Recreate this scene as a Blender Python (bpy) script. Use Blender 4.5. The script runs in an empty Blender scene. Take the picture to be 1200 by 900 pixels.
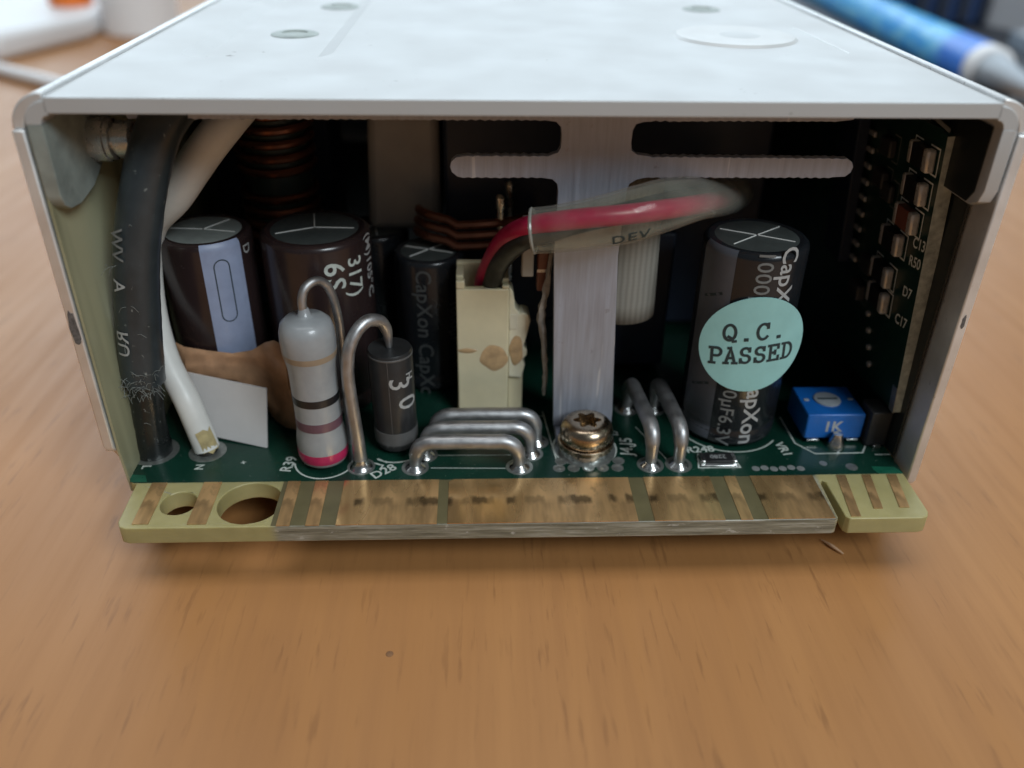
import bpy, bmesh, math, random
from mathutils import Vector, Matrix
rnd = random.Random(7)
scene = bpy.context.scene
COL = scene.collection
S = 0.001            # everything below is written in millimetres
ZT = 8.0             # the circuit board's top face stands 8 mm above the table

# ------------------------------------------------------------------ camera
def rotvec(p, y, r):
    f = Vector((math.sin(y)*math.cos(p), math.cos(y)*math.cos(p), -math.sin(p)))
    rt = Vector((math.cos(y), -math.sin(y), 0)); up = rt.cross(f)
    return math.cos(r)*rt+math.sin(r)*up, -math.sin(r)*rt+math.cos(r)*up, f
cam = bpy.data.cameras.new('camera'); camo = bpy.data.objects.new('camera', cam); COL.objects.link(camo)
rt, up, fw = rotvec(0.5500895, 0.0468404, 0.0173441)
M4 = Matrix((rt, up, -fw)).transposed().to_4x4()
M4.translation = Vector((-5.5455, -83.6214, 65.1371+ZT))*S
camo.matrix_world = M4
cam.sensor_width = 36.0; cam.lens = 996.66/1200*36
cam.clip_start = 0.005; cam.clip_end = 20
cam.dof.use_dof = True; cam.dof.focus_distance = 0.099; cam.dof.aperture_fstop = 15.0
scene.camera = camo

# ------------------------------------------------------------------ light
world = bpy.data.worlds.new('World'); scene.world = world; world.use_nodes = True
wb = world.node_tree.nodes['Background']
wb.inputs[0].default_value = (0.82, 0.92, 1.0, 1); wb.inputs[1].default_value = 0.085
def area(name, loc, tgt, sx, sy, power, col):
    l = bpy.data.lights.new(name, 'AREA'); l.shape = 'RECTANGLE'; l.size = sx; l.size_y = sy
    l.energy = power; l.color = col
    o = bpy.data.objects.new(name, l); COL.objects.link(o)
    o.location = loc; o.rotation_euler = (Vector(tgt)-Vector(loc)).to_track_quat('-Z', 'Y').to_euler()
    return o
area('window_light', (-0.1, 1.6, 0.82), (0, 0.05, 0.03), 2.6, 1.0, 26, (0.76, 0.90, 1.0))
area('ceiling_light', (-0.1, 0.03, 1.3), (-0.1, 0.031, 0.0), 1.1, 0.6, 9.3, (0.98, 0.99, 1.0))
area('side_window_light', (0.55, -0.74, 0.80), (0, 0.0, 0.02), 0.42, 0.42, 9.5, (0.86, 0.95, 1.0))
scene.view_settings.view_transform = 'Standard'; scene.view_settings.look = 'None'
scene.view_settings.exposure = 0.0; scene.view_settings.gamma = 1.0
scene.view_settings.use_curve_mapping = False
scene.render.engine = 'CYCLES'
scene.cycles.max_bounces = 8; scene.cycles.transparent_max_bounces = 12

# ------------------------------------------------------------------ materials
class NT:
    def __init__(s, name):
        s.m = bpy.data.materials.new(name); s.m.use_nodes = True
        s.t = s.m.node_tree; s.b = s.t.nodes['Principled BSDF']; s.out = s.t.nodes['Material Output']
    def n(s, typ, **kw):
        nd = s.t.nodes.new(typ)
        for k, v in kw.items(): setattr(nd, k, v)
        return nd
    def l(s, a, b): s.t.links.new(a, b)
    def coord(s, scale=(1, 1, 1), rot=(0, 0, 0)):
        c = s.n('ShaderNodeTexCoord'); mp = s.n('ShaderNodeMapping')
        mp.inputs['Scale'].default_value = scale; mp.inputs['Rotation'].default_value = rot
        s.l(c.outputs['Object'], mp.inputs['Vector']); return mp.outputs['Vector']
    def noise(s, vec, scale, detail=3, rough=.55):
        n = s.n('ShaderNodeTexNoise'); n.inputs['Scale'].default_value = scale
        n.inputs['Detail'].default_value = detail; n.inputs['Roughness'].default_value = rough
        s.l(vec, n.inputs['Vector']); return n.outputs['Fac']
    def ramp(s, fac, stops):
        r = s.n('ShaderNodeValToRGB'); e = r.color_ramp.elements
        while len(e) < len(stops): e.new(0.5)
        for i, (p, c) in enumerate(stops):
            e[i].position = p; e[i].color = (c, c, c, 1) if isinstance(c, (int, float)) else (*c, 1)
        s.l(fac, r.inputs['Fac']); return r.outputs['Color']
    def mix(s, fac, a, b, mode='MIX'):
        m = s.n('ShaderNodeMix', data_type='RGBA', blend_type=mode)
        for sock, v in ((m.inputs[0], fac), (m.inputs[6], a), (m.inputs[7], b)):
            if isinstance(v, (int, float)): sock.default_value = v
            elif isinstance(v, tuple): sock.default_value = (*v, 1)
            else: s.l(v, sock)
        return m.outputs[2]
    def math(s, op, a, b=0.0, clamp=False):
        m = s.n('ShaderNodeMath', operation=op, use_clamp=clamp)
        for i, v in enumerate((a, b)):
            if isinstance(v, (int, float)): m.inputs[i].default_value = v
            else: s.l(v, m.inputs[i])
        return m.outputs[0]
    def bump(s, h, strength, dist=0.0001):
        b = s.n('ShaderNodeBump'); b.inputs['Strength'].default_value = strength; b.inputs['Distance'].default_value = dist
        s.l(h, b.inputs['Height']); s.l(b.outputs[0], s.b.inputs['Normal'])
def mat(name, col, rough=.5, metal=0., var=.12, vs=500, bump=0., bs=3000, dust=0., dcol=(.5, .5, .48), dscale=1500, dth=.63,
        coat=0., stretch=(1, 1, 1), trans=0., sss=0., spec=.5):
    k = NT(name); v = k.coord(stretch)
    n1 = k.noise(v, vs, 4)
    lo = tuple(max(0, c*(1-var)) for c in col); hi = tuple(min(1, c*(1+var)) for c in col)
    c = k.ramp(n1, [(.3, lo), (.7, hi)])
    if dust:
        d = k.noise(k.coord(), dscale, 5, .7)
        f = k.ramp(d, [(dth, 0.), (dth+.07, dust)])
        c = k.mix(f, c, dcol)
    k.l(c, k.b.inputs['Base Color'])
    k.b.inputs['Metallic'].default_value = metal
    r = k.ramp(k.noise(v, vs*1.7, 3), [(.3, max(0, rough*.85)), (.7, min(1, rough*1.15))])
    k.l(r, k.b.inputs['Roughness'])
    k.b.inputs['Coat Weight'].default_value = coat
    k.b.inputs['Specular IOR Level'].default_value = spec
    if trans: k.b.inputs['Transmission Weight'].default_value = trans
    if sss:
        k.b.inputs['Subsurface Weight'].default_value = sss; k.b.inputs['Subsurface Radius'].default_value = (.001, .001, .0006)
        k.b.inputs['Subsurface Scale'].default_value = 1.0
    if bump: k.bump(k.noise(v, bs, 4), bump, .00008)
    return k.m
def hexm(r, g, b): # sRGB 0..255 -> linear
    f = lambda c: ((c/255+.055)/1.055)**2.4 if c > 10 else c/255/12.92
    return (f(r), f(g), f(b))

MT = {}
def mk_table():
    k = NT('beech_laminate')
    v0 = k.coord()
    broad = k.noise(k.coord((26, 5, 1)), 1.0, 4, .6)
    c = k.ramp(broad, [(.28, (.335, .150, .049)), (.5, (.38, .177, .060)), (.72, (.43, .21, .077))])
    fine = k.noise(k.coord((420, 22, 1)), 1.0, 3, .6)
    c = k.mix(k.ramp(fine, [(.4, 0.), (.7, .5)]), c, (.31, .138, .045))
    fl = k.noise(k.coord((1250, 125, 1)), 1.0, 3, .55)
    gate = k.noise(k.coord((90, 40, 1)), 1.0, 2)
    f = k.math('MULTIPLY', k.ramp(fl, [(.58, 0.), (.69, 1.)]), k.ramp(gate, [(.40, 0.10), (.6, .5)]))
    c = k.mix(f, c, (.18, .078, .028))
    k.l(c, k.b.inputs['Base Color'])
    k.l(k.ramp(fine, [(.3, .42), (.7, .52)]), k.b.inputs['Roughness'])
    k.b.inputs['Specular IOR Level'].default_value = .5
    k.bump(fl, .12, .00012)
    return k.m
MT['table'] = mk_table()
def mk_cover():
    k = NT('satin_zinc_steel')
    v = k.coord()
    c = k.ramp(k.noise(v, 45, 4), [(.25, (.485, .50, .505)), (.75, (.505, .52, .525))])
    spk = k.ramp(k.noise(v, 900, 2, .5), [(.70, 0.), (.74, .75)])
    gate = k.ramp(k.noise(v, 70, 2), [(.55, 0.), (.68, 1.)])
    c = k.mix(k.math('MULTIPLY', spk, gate), c, (.16, .15, .14))
    smear = k.ramp(k.noise(k.coord((60, 260, 1)), 1., 4, .65), [(.60, 0.), (.78, .08)])
    c = k.mix(smear, c, (.50, .52, .53))
    k.l(c, k.b.inputs['Base Color']); k.b.inputs['Metallic'].default_value = .3
    k.l(k.ramp(k.noise(v, 120, 4), [(.3, .48), (.7, .60)]), k.b.inputs['Roughness'])
    k.bump(k.noise(v, 2500, 3), .08, .00006)
    return k.m
MT['cover'] = mk_cover()
def mk_brushed(name, col, stretch, rough=.42, metal=.85, scratch=.35):
    k = NT(name)
    a = k.noise(k.coord(stretch), 1.0, 3, .6)
    c = k.ramp(a, [(.3, tuple(x*.82 for x in col)), (.7, tuple(min(1, x*1.12) for x in col))])
    s = k.ramp(k.noise(k.coord((900, 900, 60), (0, .12, 0)), 1., 2), [(.68, 0.), (.72, scratch)])
    c = k.mix(s, c, (.85, .85, .86))
    d = k.ramp(k.noise(k.coord(), 700, 4, .7), [(.64, 0.), (.72, .6)])
    c = k.mix(d, c, (.22, .2, .19))
    k.l(c, k.b.inputs['Base Color']); k.b.inputs['Metallic'].default_value = metal
    k.l(k.ramp(a, [(.3, rough*.8), (.7, rough*1.2)]), k.b.inputs['Roughness'])
    k.bump(a, .15, .00005); return k.m
MT['coverlite'] = mat('steel_painted_sheen', (.54, .55, .55), .5, .2, .05, 120, .06)  # cover steel again, painted paler for the brighter reflection on the pressed disc
MT['brushed'] = mk_brushed('brushed_aluminium', (.37, .395, .465), (1500, 1500, 90), .5, .45)
MT['edge'] = mk_brushed('raw_sheet_edge', (.60, .585, .59), (250, 250, 250), .5, .6, .0)
MT['case'] = mk_brushed('galvanised_case', (.76, .77, .77), (120, 120, 120), .45, .6, .1)
MT['tab'] = mat('grey_inner_metal', (.27, .31, .29), .5, .15, .2, 400, .1)
MT['steel'] = mat('bright_steel', (.62, .62, .60), .28, 1., .1, 600, .05)
def mk_wire_metal():
    k = NT('tinned_wire'); v = k.coord()
    n = k.noise(v, 450, 4, .6)
    k.l(k.ramp(n, [(.3, (.33, .33, .335)), (.7, (.50, .50, .50))]), k.b.inputs['Base Color'])
    k.b.inputs['Metallic'].default_value = .9
    k.l(k.ramp(k.noise(v, 900, 4), [(.3, .36), (.7, .54)]), k.b.inputs['Roughness'])
    k.bump(k.noise(v, 1800, 4), .18, .00008); return k.m
MT['stand'] = mat('zinc_standoff', (.58, .60, .60), .28, .8, .1, 600, .1)
MT['tin'] = mk_wire_metal()
MT['solder'] = mat('solder', (.66, .67, .66), .22, 1., .15, 900, .15, 1500)
MT['pad'] = mat('tinned_pad', (.36, .38, .36), .35, .8, .2, 1500, .1)
MT['screwm'] = mat('yellow_zinc_screw', (.44, .35, .25), .26, 1., .25, 700, .1, 2500, dust=.5, dcol=(.3, .15, .06), dscale=900)
MT['dark'] = mat('dark_recess', (.02, .016, .012), .5)
def mk_fr4():
    k = NT('fr4_laminate')
    tc = k.n('ShaderNodeTexCoord'); sp = k.n('ShaderNodeSeparateXYZ'); k.l(tc.outputs['Object'], sp.inputs[0])
    x = sp.outputs['X']
    m = k.math('MULTIPLY', k.ramp(k.math('ADD', k.math('MULTIPLY', x, 1/.1), .5), [(.205, 0.), (.215, 1.)]),
               k.ramp(k.math('ADD', k.math('MULTIPLY', x, 1/.1), .5), [(.865, 1.), (.87, 0.)]))
    base = k.ramp(k.noise(k.coord(), 220, 4), [(.3, (.30, .265, .115)), (.7, (.39, .345, .16))])
    lam = k.noise(k.coord((160, 300, 2600)), 1., 4, .7)
    mid = k.ramp(lam, [(.32, (.11, .105, .075)), (.5, (.215, .20, .145)), (.68, (.37, .355, .29))])
    fray = k.ramp(k.noise(k.coord((500, 500, 900)), 1., 4, .7), [(.62, 0.), (.72, .7)])
    mid = k.mix(fray, mid, (.60, .58, .53))
    k.l(k.mix(m, base, mid), k.b.inputs['Base Color'])
    k.b.inputs['Roughness'].default_value = .42
    k.b.inputs['Subsurface Weight'].default_value = .25; k.b.inputs['Subsurface Radius'].default_value = (.002, .0018, .0008)
    k.b.inputs['Subsurface Scale'].default_value = 1.
    k.bump(lam, .25, .0001); return k.m
MT['fr4'] = mk_fr4()
MT['inner'] = mat('buried_copper', (.115, .098, .047), .38, 0., .15, 300)
def mk_mask():
    k = NT('green_solder_mask'); v = k.coord()
    c = k.ramp(k.noise(k.coord((70, 70, 1)), 1., 3), [(.4, (.004, .026, .017)), (.6, (.006, .042, .027))])
    d = k.ramp(k.noise(v, 2200, 4, .7), [(.66, 0.), (.72, .55)])
    c = k.mix(d, c, (.35, .38, .35))
    k.l(c, k.b.inputs['Base Color']); k.b.inputs['Roughness'].default_value = .26
    k.bump(k.noise(v, 700, 3), .1, .00006); return k.m
MT['mask'] = mk_mask()
MT['maskpale'] = mat('green_mask_edge', (.008, .085, .05), .3, 0., .2, 800)
def mk_gold():
    k = NT('worn_gold_plating')
    tc = k.n('ShaderNodeTexCoord'); sp = k.n('ShaderNodeSeparateXYZ'); k.l(tc.outputs['Object'], sp.inputs[0])
    y = sp.outputs['Y']
    yn = k.math('ADD', k.math('MULTIPLY', y, 1/.01), 1.0)     # 0 at -10 mm, 1 at 0
    base = k.ramp(k.noise(k.coord((260, 90, 1)), 1., 3), [(.3, (.60, .37, .16)), (.7, (.86, .55, .26))])
    streak = k.noise(k.coord((300, 60, 1)), 1., 3, .7)
    # contact wear: rows of rubbed-through dark spots half way along the finger, scuffed tracks towards its tip
    rown = k.ramp(k.math('ADD', yn, k.math('MULTIPLY', k.math('SUBTRACT', k.noise(k.coord((900, 300, 1)), 1., 2), .5), .18)),
                  [(.48, 0.), (.55, 1.), (.62, 1.), (.67, 0.)])
    gate = k.ramp(k.noise(k.coord((330, 1, 1)), 1., 1), [(.46, 0.), (.54, 1.)])
    spots = k.math('MULTIPLY', rown, gate)
    low = k.ramp(yn, [(.50, 1.), (.62, 0.)])
    track = k.math('MULTIPLY', low, k.ramp(streak, [(.45, .0), (.66, .55)]))
    up_ = k.ramp(k.noise(k.coord((420, 260, 1)), 1., 4, .7), [(.56, 0.), (.7, .5)])
    c = k.mix(track, base, (.24, .15, .07)); c = k.mix(up_, c, (.30, .18, .08)); c = k.mix(k.math('MULTIPLY', spots, .75), c, (.05, .035, .018))
    k.l(c, k.b.inputs['Base Color']); k.b.inputs['Metallic'].default_value = .8
    k.l(k.ramp(k.noise(k.coord((140, 30, 1)), 1., 3), [(.42, .14), (.58, .46)]), k.b.inputs['Roughness'])
    k.bump(streak, .12, .00004); return k.m
MT['gold'] = mk_gold()
MT['silk'] = mat('white_silkscreen', (.50, .54, .50), .6, 0., .15, 1500)
MT['silkbright'] = mat('bright_silkscreen', (.80, .84, .80), .5, 0., .1, 1500)
MT['silkdim'] = mat('grey_print', (.17, .18, .18), .55, 0., .15, 1500)
MT['silkdark'] = mat('faint_print', (.065, .07, .07), .5, 0., .15, 1500)
MT['lint'] = mat('grey_lint', (.22, .24, .23), .8)
MT['silkmid'] = mat('pale_grey_print', (.38, .39, .39), .55, 0., .15, 1500)
MT['ink'] = mat('dark_ink', (.018, .035, .04), .6, 0., .2, 1500)
MT['res'] = mat('grey_resistor_paint', (.30, .315, .325), .34, 0., .08, 500, .06, 900, coat=.3)
MT['b_gold'] = mat('tan_band_paint', (.30, .23, .16), .4); MT['b_black'] = mat('black_band_paint', (.012, .012, .014), .35)
MT['b_violet'] = mat('violet_band_paint', (.13, .065, .085), .4); MT['b_red'] = mat('crimson_band_paint', (.42, .02, .09), .35)
MT['epoxy'] = mat('black_epoxy', (.022, .023, .024), .36, 0., .2, 500, .05, 900, dust=.35, dcol=(.25, .25, .24), dscale=2600, dth=.66)
MT['epoxyband'] = mat('grey_cathode_band', (.10, .10, .10), .4)
MT['cap_brown'] = mat('brown_sleeve', (.026, .016, .016), .24, 0., .1, 300, .02, 600, dust=.4, dcol=(.3, .28, .26), dscale=1700, dth=.7)
MT['cap_black'] = mat('black_sleeve', (.012, .014, .017), .24, 0., .1, 300, .02, 600, dust=.35, dcol=(.2, .2, .2), dscale=1700, dth=.71)
MT['stripe'] = mat('blue_grey_stripe', (.27, .32, .46), .38, 0., .1, 400, dust=.3, dcol=(.15, .16, .2), dscale=1500, dth=.68)
MT['stripe_dark'] = mat('dull_grey_stripe', (.085, .095, .115), .4, 0., .1, 400)
MT['vent'] = mat('can_top_aluminium', (.26, .285, .27), .42, .25, .12, 600, .06)
MT['ventdark'] = mat('dull_can_top', (.055, .064, .062), .5, .2, .12, 600, .06)
MT['groove'] = mat('groove_glint', (.75, .75, .72), .35, .2)  # glint on the vent crosses painted in as near-white lines
MT['cream'] = mat('cream_nylon', (.66, .59, .40), .42, 0., .07, 250, .05, 900, sss=.15)
MT['broken'] = mat('broken_nylon', (.72, .67, .50), .5, 0., .1, 600, .5, 1200, sss=.15)
MT['glue'] = mat('brown_flux_glue', (.48, .32, .17), .35, 0., .3, 600, .3, 900)
MT['ochre'] = mat('ochre_stain', (.42, .34, .17), .45, 0., .25, 900, .2, 1500)
MT['redw'] = mat('crimson_insulation', (.45, .012, .075), .35, 0., .1, 400)
MT['blackw'] = mat('black_insulation', (.028, .028, .024), .42, 0., .2, 400, dust=.2, dscale=2200, dth=.68)
MT['shrink'] = mat('black_heat_shrink', (.030, .039, .044), .34, 0., .25, 350, .15, 800, dust=.75, dcol=(.32, .35, .33), dscale=1100, dth=.645)
MT['shrink2'] = mat('dusty_black_insulation', (.012, .014, .014), .3, 0., .25, 350, .3, 900, dust=.8, dcol=(.34, .36, .34), dscale=1500, dth=.64)
MT['whitew'] = mat('white_insulation', (.66, .66, .63), .42, 0., .06, 300, .05, 600, dust=.35, dcol=(.3, .28, .2), dscale=700, dth=.70)
def mk_olive():
    k = NT('olive_film'); v = k.coord((1, 1, 1))
    c = k.ramp(k.noise(k.coord((1, 90, 12)), 1., 3), [(.38, (.10, .10, .05)), (.56, (.48, .47, .30))])  # reflections on the film painted in as pale and dark bands along its depth
    d = k.ramp(k.noise(v, 1300, 4, .7), [(.66, 0.), (.72, .5)])
    k.l(k.mix(d, c, (.5, .5, .4)), k.b.inputs['Base Color']); k.b.inputs['Roughness'].default_value = .3
    k.b.inputs['Transmission Weight'].default_value = .15
    return k.m
MT['olive'] = mk_olive()
MT['film'] = mat('black_film', (.012, .016, .016), .35, 0., .2, 200)
def mk_clear():
    k = NT('clear_vinyl')
    tr = k.n('ShaderNodeBsdfTransparent'); tr.inputs[0].default_value = (.95, .95, .91, 1)
    k.b.inputs['Base Color'].default_value = (.46, .46, .41, 1); k.b.inputs['Roughness'].default_value = .06
    k.b.inputs['Specular IOR Level'].default_value = .9
    lw = k.n('ShaderNodeLayerWeight'); lw.inputs[0].default_value = .38
    haze = k.ramp(k.noise(k.coord(), 260, 4), [(.35, .02), (.7, .10)])
    f = k.math('ADD', k.math('MULTIPLY', k.math('POWER', lw.outputs['Facing'], 2.), .75), haze, True)
    mx = k.n('ShaderNodeMixShader'); k.l(f, mx.inputs[0]); k.l(tr.outputs[0], mx.inputs[1]); k.l(k.b.outputs[0], mx.inputs[2])
    k.l(mx.outputs[0], k.out.inputs[0]); k.bump(k.noise(k.coord(), 350, 3), .25, .0002); return k.m
MT['clear'] = mk_clear(); MT['rim'] = mat('cut_vinyl_edge', (.42, .42, .38), .25, 0., .1, 500, trans=.4)
def mk_weave():
    k = NT('woven_glass_tape')
    w = k.n('ShaderNodeTexWave', wave_type='BANDS', bands_direction='X'); w.inputs['Scale'].default_value = 420; w.inputs['Distortion'].default_value = 1.0
    k.l(k.coord(), w.inputs['Vector'])
    z = k.n('ShaderNodeTexWave', wave_type='BANDS', bands_direction='Z'); z.inputs['Scale'].default_value = 560; z.inputs['Distortion'].default_value = .6
    k.l(k.coord(), z.inputs['Vector'])
    f = k.math('MULTIPLY', w.outputs['Fac'], k.math('ADD', k.math('MULTIPLY', z.outputs['Fac'], .25), .7))
    k.l(k.ramp(f, [(0., (.20, .19, .165)), (.7, (.26, .25, .22))]), k.b.inputs['Base Color'])
    k.b.inputs['Roughness'].default_value = .6; k.bump(f, .08, .0001); return k.m
MT['weave'] = mk_weave()
MT['blue'] = mat('blue_trimmer_plastic', (.008, .115, .42), .36, 0., .12, 400, .05, 900, dust=.25, dcol=(.3, .4, .5), dscale=1900, dth=.7)
MT['adj'] = mat('grey_adjuster', (.30, .33, .36), .5, 0., .1, 500)
MT['blackp'] = mat('black_plastic', (.035, .036, .038), .5, 0., .2, 400, .1, 900)
MT['stk'] = mat('mint_paper', (.30, .58, .57), .55, 0., .05, 400, .08, 1500)
MT['ceram'] = mat('brown_ceramic', (.20, .075, .05), .4, 0., .15, 600)
MT['smdend'] = mat('soldered_end', (.58, .57, .55), .3, .45, .15, 900, .2, 900)
MT['copper'] = mat('enamelled_copper', (.20, .075, .042), .3, .8, .2, 300)
MT['ferrite'] = mat('green_ferrite', (.022, .035, .026), .5, 0., .2, 300)
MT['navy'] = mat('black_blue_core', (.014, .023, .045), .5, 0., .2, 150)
MT['tapew'] = mat('grey_white_tape', (.32, .30, .27), .5, 0., .1, 150, .1, 400)
MT['kraft'] = mat('tan_tape', (.44, .25, .14), .38, 0., .3, 350, .15, 500)
MT['card'] = mat('white_card', (.60, .575, .56), .6, 0., .04, 300)
MT['dboard'] = mat('dark_green_board', (.008, .034, .026), .35, 0., .2, 300)
MT['dedge'] = mat('board_edge_fibre', (.40, .43, .38), .55, 0., .35, 900, .5, 1500)
MT['thread'] = mat('grey_fibre', (.30, .28, .25), .7, 0., .3, 1200, .4, 2000)
MT['scuff'] = mat('scuffed_paint', (.11, .10, .095), .7, 0., .5, 2500)
MT['resgrey'] = mat('chip_resistor_black', (.014, .014, .015), .4)

# ------------------------------------------------------------------ mesh helpers
def V(p): return Vector(p)
class MB:
    """collects vertices (mm), faces and material slots into one mesh"""
    def __init__(s): s.v = []; s.f = []; s.m = []
    def add(s, vs, fs, mi=0):
        o = len(s.v); s.v += [tuple(p) for p in vs]; s.f += [tuple(i+o for i in f) for f in fs]; s.m += [mi]*len(fs); return s
    def box(s, a, b, mi=0, R=None, c=None):
        x0, y0, z0 = a; x1, y1, z1 = b
        vs = [V((x, y, z)) for x in (x0, x1) for y in (y0, y1) for z in (z0, z1)]
        if R is not None: vs = [R @ (p-V(c))+V(c) for p in vs]
        return s.add(vs, [(0, 1, 3, 2), (4, 6, 7, 5), (0, 4, 5, 1), (2, 3, 7, 6), (0, 2, 6, 4), (1, 5, 7, 3)], mi)
    def prism(s, pts, N, mi=0):
        """closed 3-D polygon swept by the vector N"""
        n = len(pts); a = [V(p) for p in pts]; b = [p+V(N) for p in a]
        return s.add(a+b, [tuple(range(n))[::-1], tuple(range(n, 2*n))]+[(i, (i+1) % n, (i+1) % n+n, i+n) for i in range(n)], mi)
    def lathe(s, prof, o=(0, 0, 0), axis=(0, 0, 1), seg=40, mi=0, cap=True, lean=(0, 0)):
        ax = V(axis).normalized(); u = ax.orthogonal().normalized()
        if abs(ax.z) > .99: u = V((0, -1, 0))
        w = ax.cross(u); vs = []; fs = []
        for r, z in prof:
            for i in range(seg):
                t = 2*math.pi*i/seg
                vs.append(V(o)+ax*z+(u*math.cos(t)+w*math.sin(t))*r+V((lean[0]*z, lean[1]*z, 0)))
        for k in range(len(prof)-1):
            for i in range(seg):
                j = (i+1) % seg; fs.append((k*seg+i, k*seg+j, (k+1)*seg+j, (k+1)*seg+i))
        if cap:
            fs.append(tuple(range(seg))[::-1]); fs.append(tuple((len(prof)-1)*seg+i for i in range(seg)))
        return s.add(vs, fs, mi)
    def tube(s, path, r, seg=16, mi=0, sub=6, cap=True, smooth=True, wob=0.):
        P = [V(p) for p in path]; rr = list(r) if isinstance(r, (list, tuple)) else [r]*len(P)
        if smooth and len(P) > 2:
            Q = []; RR = []
            for i in range(len(P)-1):
                p0 = P[max(i-1, 0)]; p1 = P[i]; p2 = P[i+1]; p3 = P[min(i+2, len(P)-1)]
                for k in range(sub):
                    t = k/sub
                    Q.append(.5*((2*p1)+(p2-p0)*t+(2*p0-5*p1+4*p2-p3)*t*t+(3*p1-p0-3*p2+p3)*t**3)); RR.append(rr[i]*(1-t)+rr[i+1]*t)
            Q.append(P[-1]); RR.append(rr[-1]); P, rr = Q, RR
        n = len(P); vs = []; fs = []; up_ = None
        for i in range(n):
            d = (P[min(i+1, n-1)]-P[max(i-1, 0)]).normalized()
            if up_ is None: up_ = d.orthogonal().normalized()
            up_ = (up_-d*up_.dot(d)).normalized(); w = d.cross(up_)
            for k in range(seg):
                t = 2*math.pi*k/seg; rad = rr[i]*(1+wob*(rnd.random()-.5)); vs.append(P[i]+(up_*math.cos(t)+w*math.sin(t))*rad)
        for i in range(n-1):
            for k in range(seg):
                j = (k+1) % seg; fs.append((i*seg+k, i*seg+j, (i+1)*seg+j, (i+1)*seg+k))
        if cap: fs.append(tuple(range(seg))[::-1]); fs.append(tuple((n-1)*seg+k for k in range(seg)))
        return s.add(vs, fs, mi)
    def loft(s, A, B, mi=0):
        n = len(A); return s.add(list(A)+list(B), [(i, (i+1) % n, (i+1) % n+n, i+n) for i in range(n)], mi)
    def plate(s, loops, t, O, U, W, mi=0):
        """2-D outline with holes, thickness t along U x W, from O"""
        cu = bpy.data.curves.new('outline', 'CURVE'); cu.dimensions = '2D'; cu.fill_mode = 'BOTH'; cu.extrude = t/2
        for lp in loops:
            sp = cu.splines.new('POLY'); sp.points.add(len(lp)-1); sp.use_cyclic_u = True
            for p, q in zip(sp.points, lp): p.co = (q[0], q[1], 0, 1)
        return s._curve(cu, O, U, W, t/2, mi)
    def _curve(s, cu, O, U, W, lift, mi, fn=None):
        ob = bpy.data.objects.new('outline', cu); COL.objects.link(ob)
        dg = bpy.context.evaluated_depsgraph_get(); dg.update(); me = bpy.data.meshes.new_from_object(ob.evaluated_get(dg))
        U = V(U); W = V(W); N = U.cross(W)
        if fn is not None:      # lettering that bends round a surface needs short edges
            bm = bmesh.new(); bm.from_mesh(me); bmesh.ops.triangulate(bm, faces=bm.faces)
            for _ in range(3):
                lg = [e for e in bm.edges if e.calc_length() > .5]
                if lg: bmesh.ops.subdivide_edges(bm, edges=lg, cuts=1); bmesh.ops.triangulate(bm, faces=bm.faces)
            bm.to_mesh(me); bm.free()
        if fn is None: fn = lambda x, y, z: V(O)+U*x+W*y+N*(z+lift)
        s.add([fn(*v.co) for v in me.vertices], [tuple(p.vertices) for p in me.polygons], mi)
        bpy.data.objects.remove(ob); bpy.data.curves.remove(cu); bpy.data.meshes.remove(me)
        return s
    def text(s, txt, size, O=None, U=None, W=None, mi=0, fn=None, align='CENTER', bold=0., sp=1., lift=.02, xs=1.):
        cu = bpy.data.curves.new('lettering', 'FONT'); cu.body = txt; cu.size = size; cu.align_x = align; cu.align_y = 'CENTER'
        cu.offset = bold; cu.space_character = sp; cu.resolution_u = 3
        g = None
        if fn is not None: g = lambda x, y, z: fn(x*xs, y)
        elif xs != 1.: U = V(U)*xs
        return s._curve(cu, O, U or (1, 0, 0), W or (0, 1, 0), lift, mi, g)
    def stroke(s, pts, w, fn, mi=0, closed=False):
        """flat line of width w through 2-D points, laid on a surface by fn(x, y)"""
        P = [Vector(p) for p in pts]
        P = [p for i, p in enumerate(P) if i == 0 or (p-P[i-1]).length > 1e-6]
        Q = []
        for i in range(len(P)-(0 if closed else 1)):
            p, q = P[i], P[(i+1) % len(P)]; k = max(1, int((q-p).length/.9)); Q += [p+(q-p)*(j/k) for j in range(k)]
        if not closed: Q.append(P[-1])
        n = len(Q); s.k = getattr(s, 'k', 0)+1; lift = .004*(s.k % 7); vs = []
        for i in range(n):
            a = Q[i-1] if (closed or i > 0) else Q[i]; b = Q[(i+1) % n] if (closed or i < n-1) else Q[i]
            d0 = (Q[i]-a).normalized() if (Q[i]-a).length > 1e-9 else (b-Q[i]).normalized()
            d1 = (b-Q[i]).normalized() if (b-Q[i]).length > 1e-9 else d0
            t = d0+d1; t = t.normalized() if t.length > .2 else d1
            nn = Vector((-t.y, t.x)); nn *= w/2/max(.55, nn.dot(Vector((-d1.y, d1.x)))); e = Vector((0, 0))
            if not closed and i == 0: e = -d1*w*.4
            if not closed and i == n-1: e = d0*w*.4
            c = V(fn(*Q[i])); up = (V(fn(Q[i].x+.01, Q[i].y))-c).cross(V(fn(Q[i].x, Q[i].y+.01))-c).normalized()*lift
            vs += [V(fn(*(Q[i]+e+nn)))+up, V(fn(*(Q[i]+e-nn)))+up]
        m = n if closed else n-1
        return s.add(vs, [(2*i, 2*i+1, (2*i+3) % (2*n), (2*i+2) % (2*n)) for i in range(m)], mi)
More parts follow.
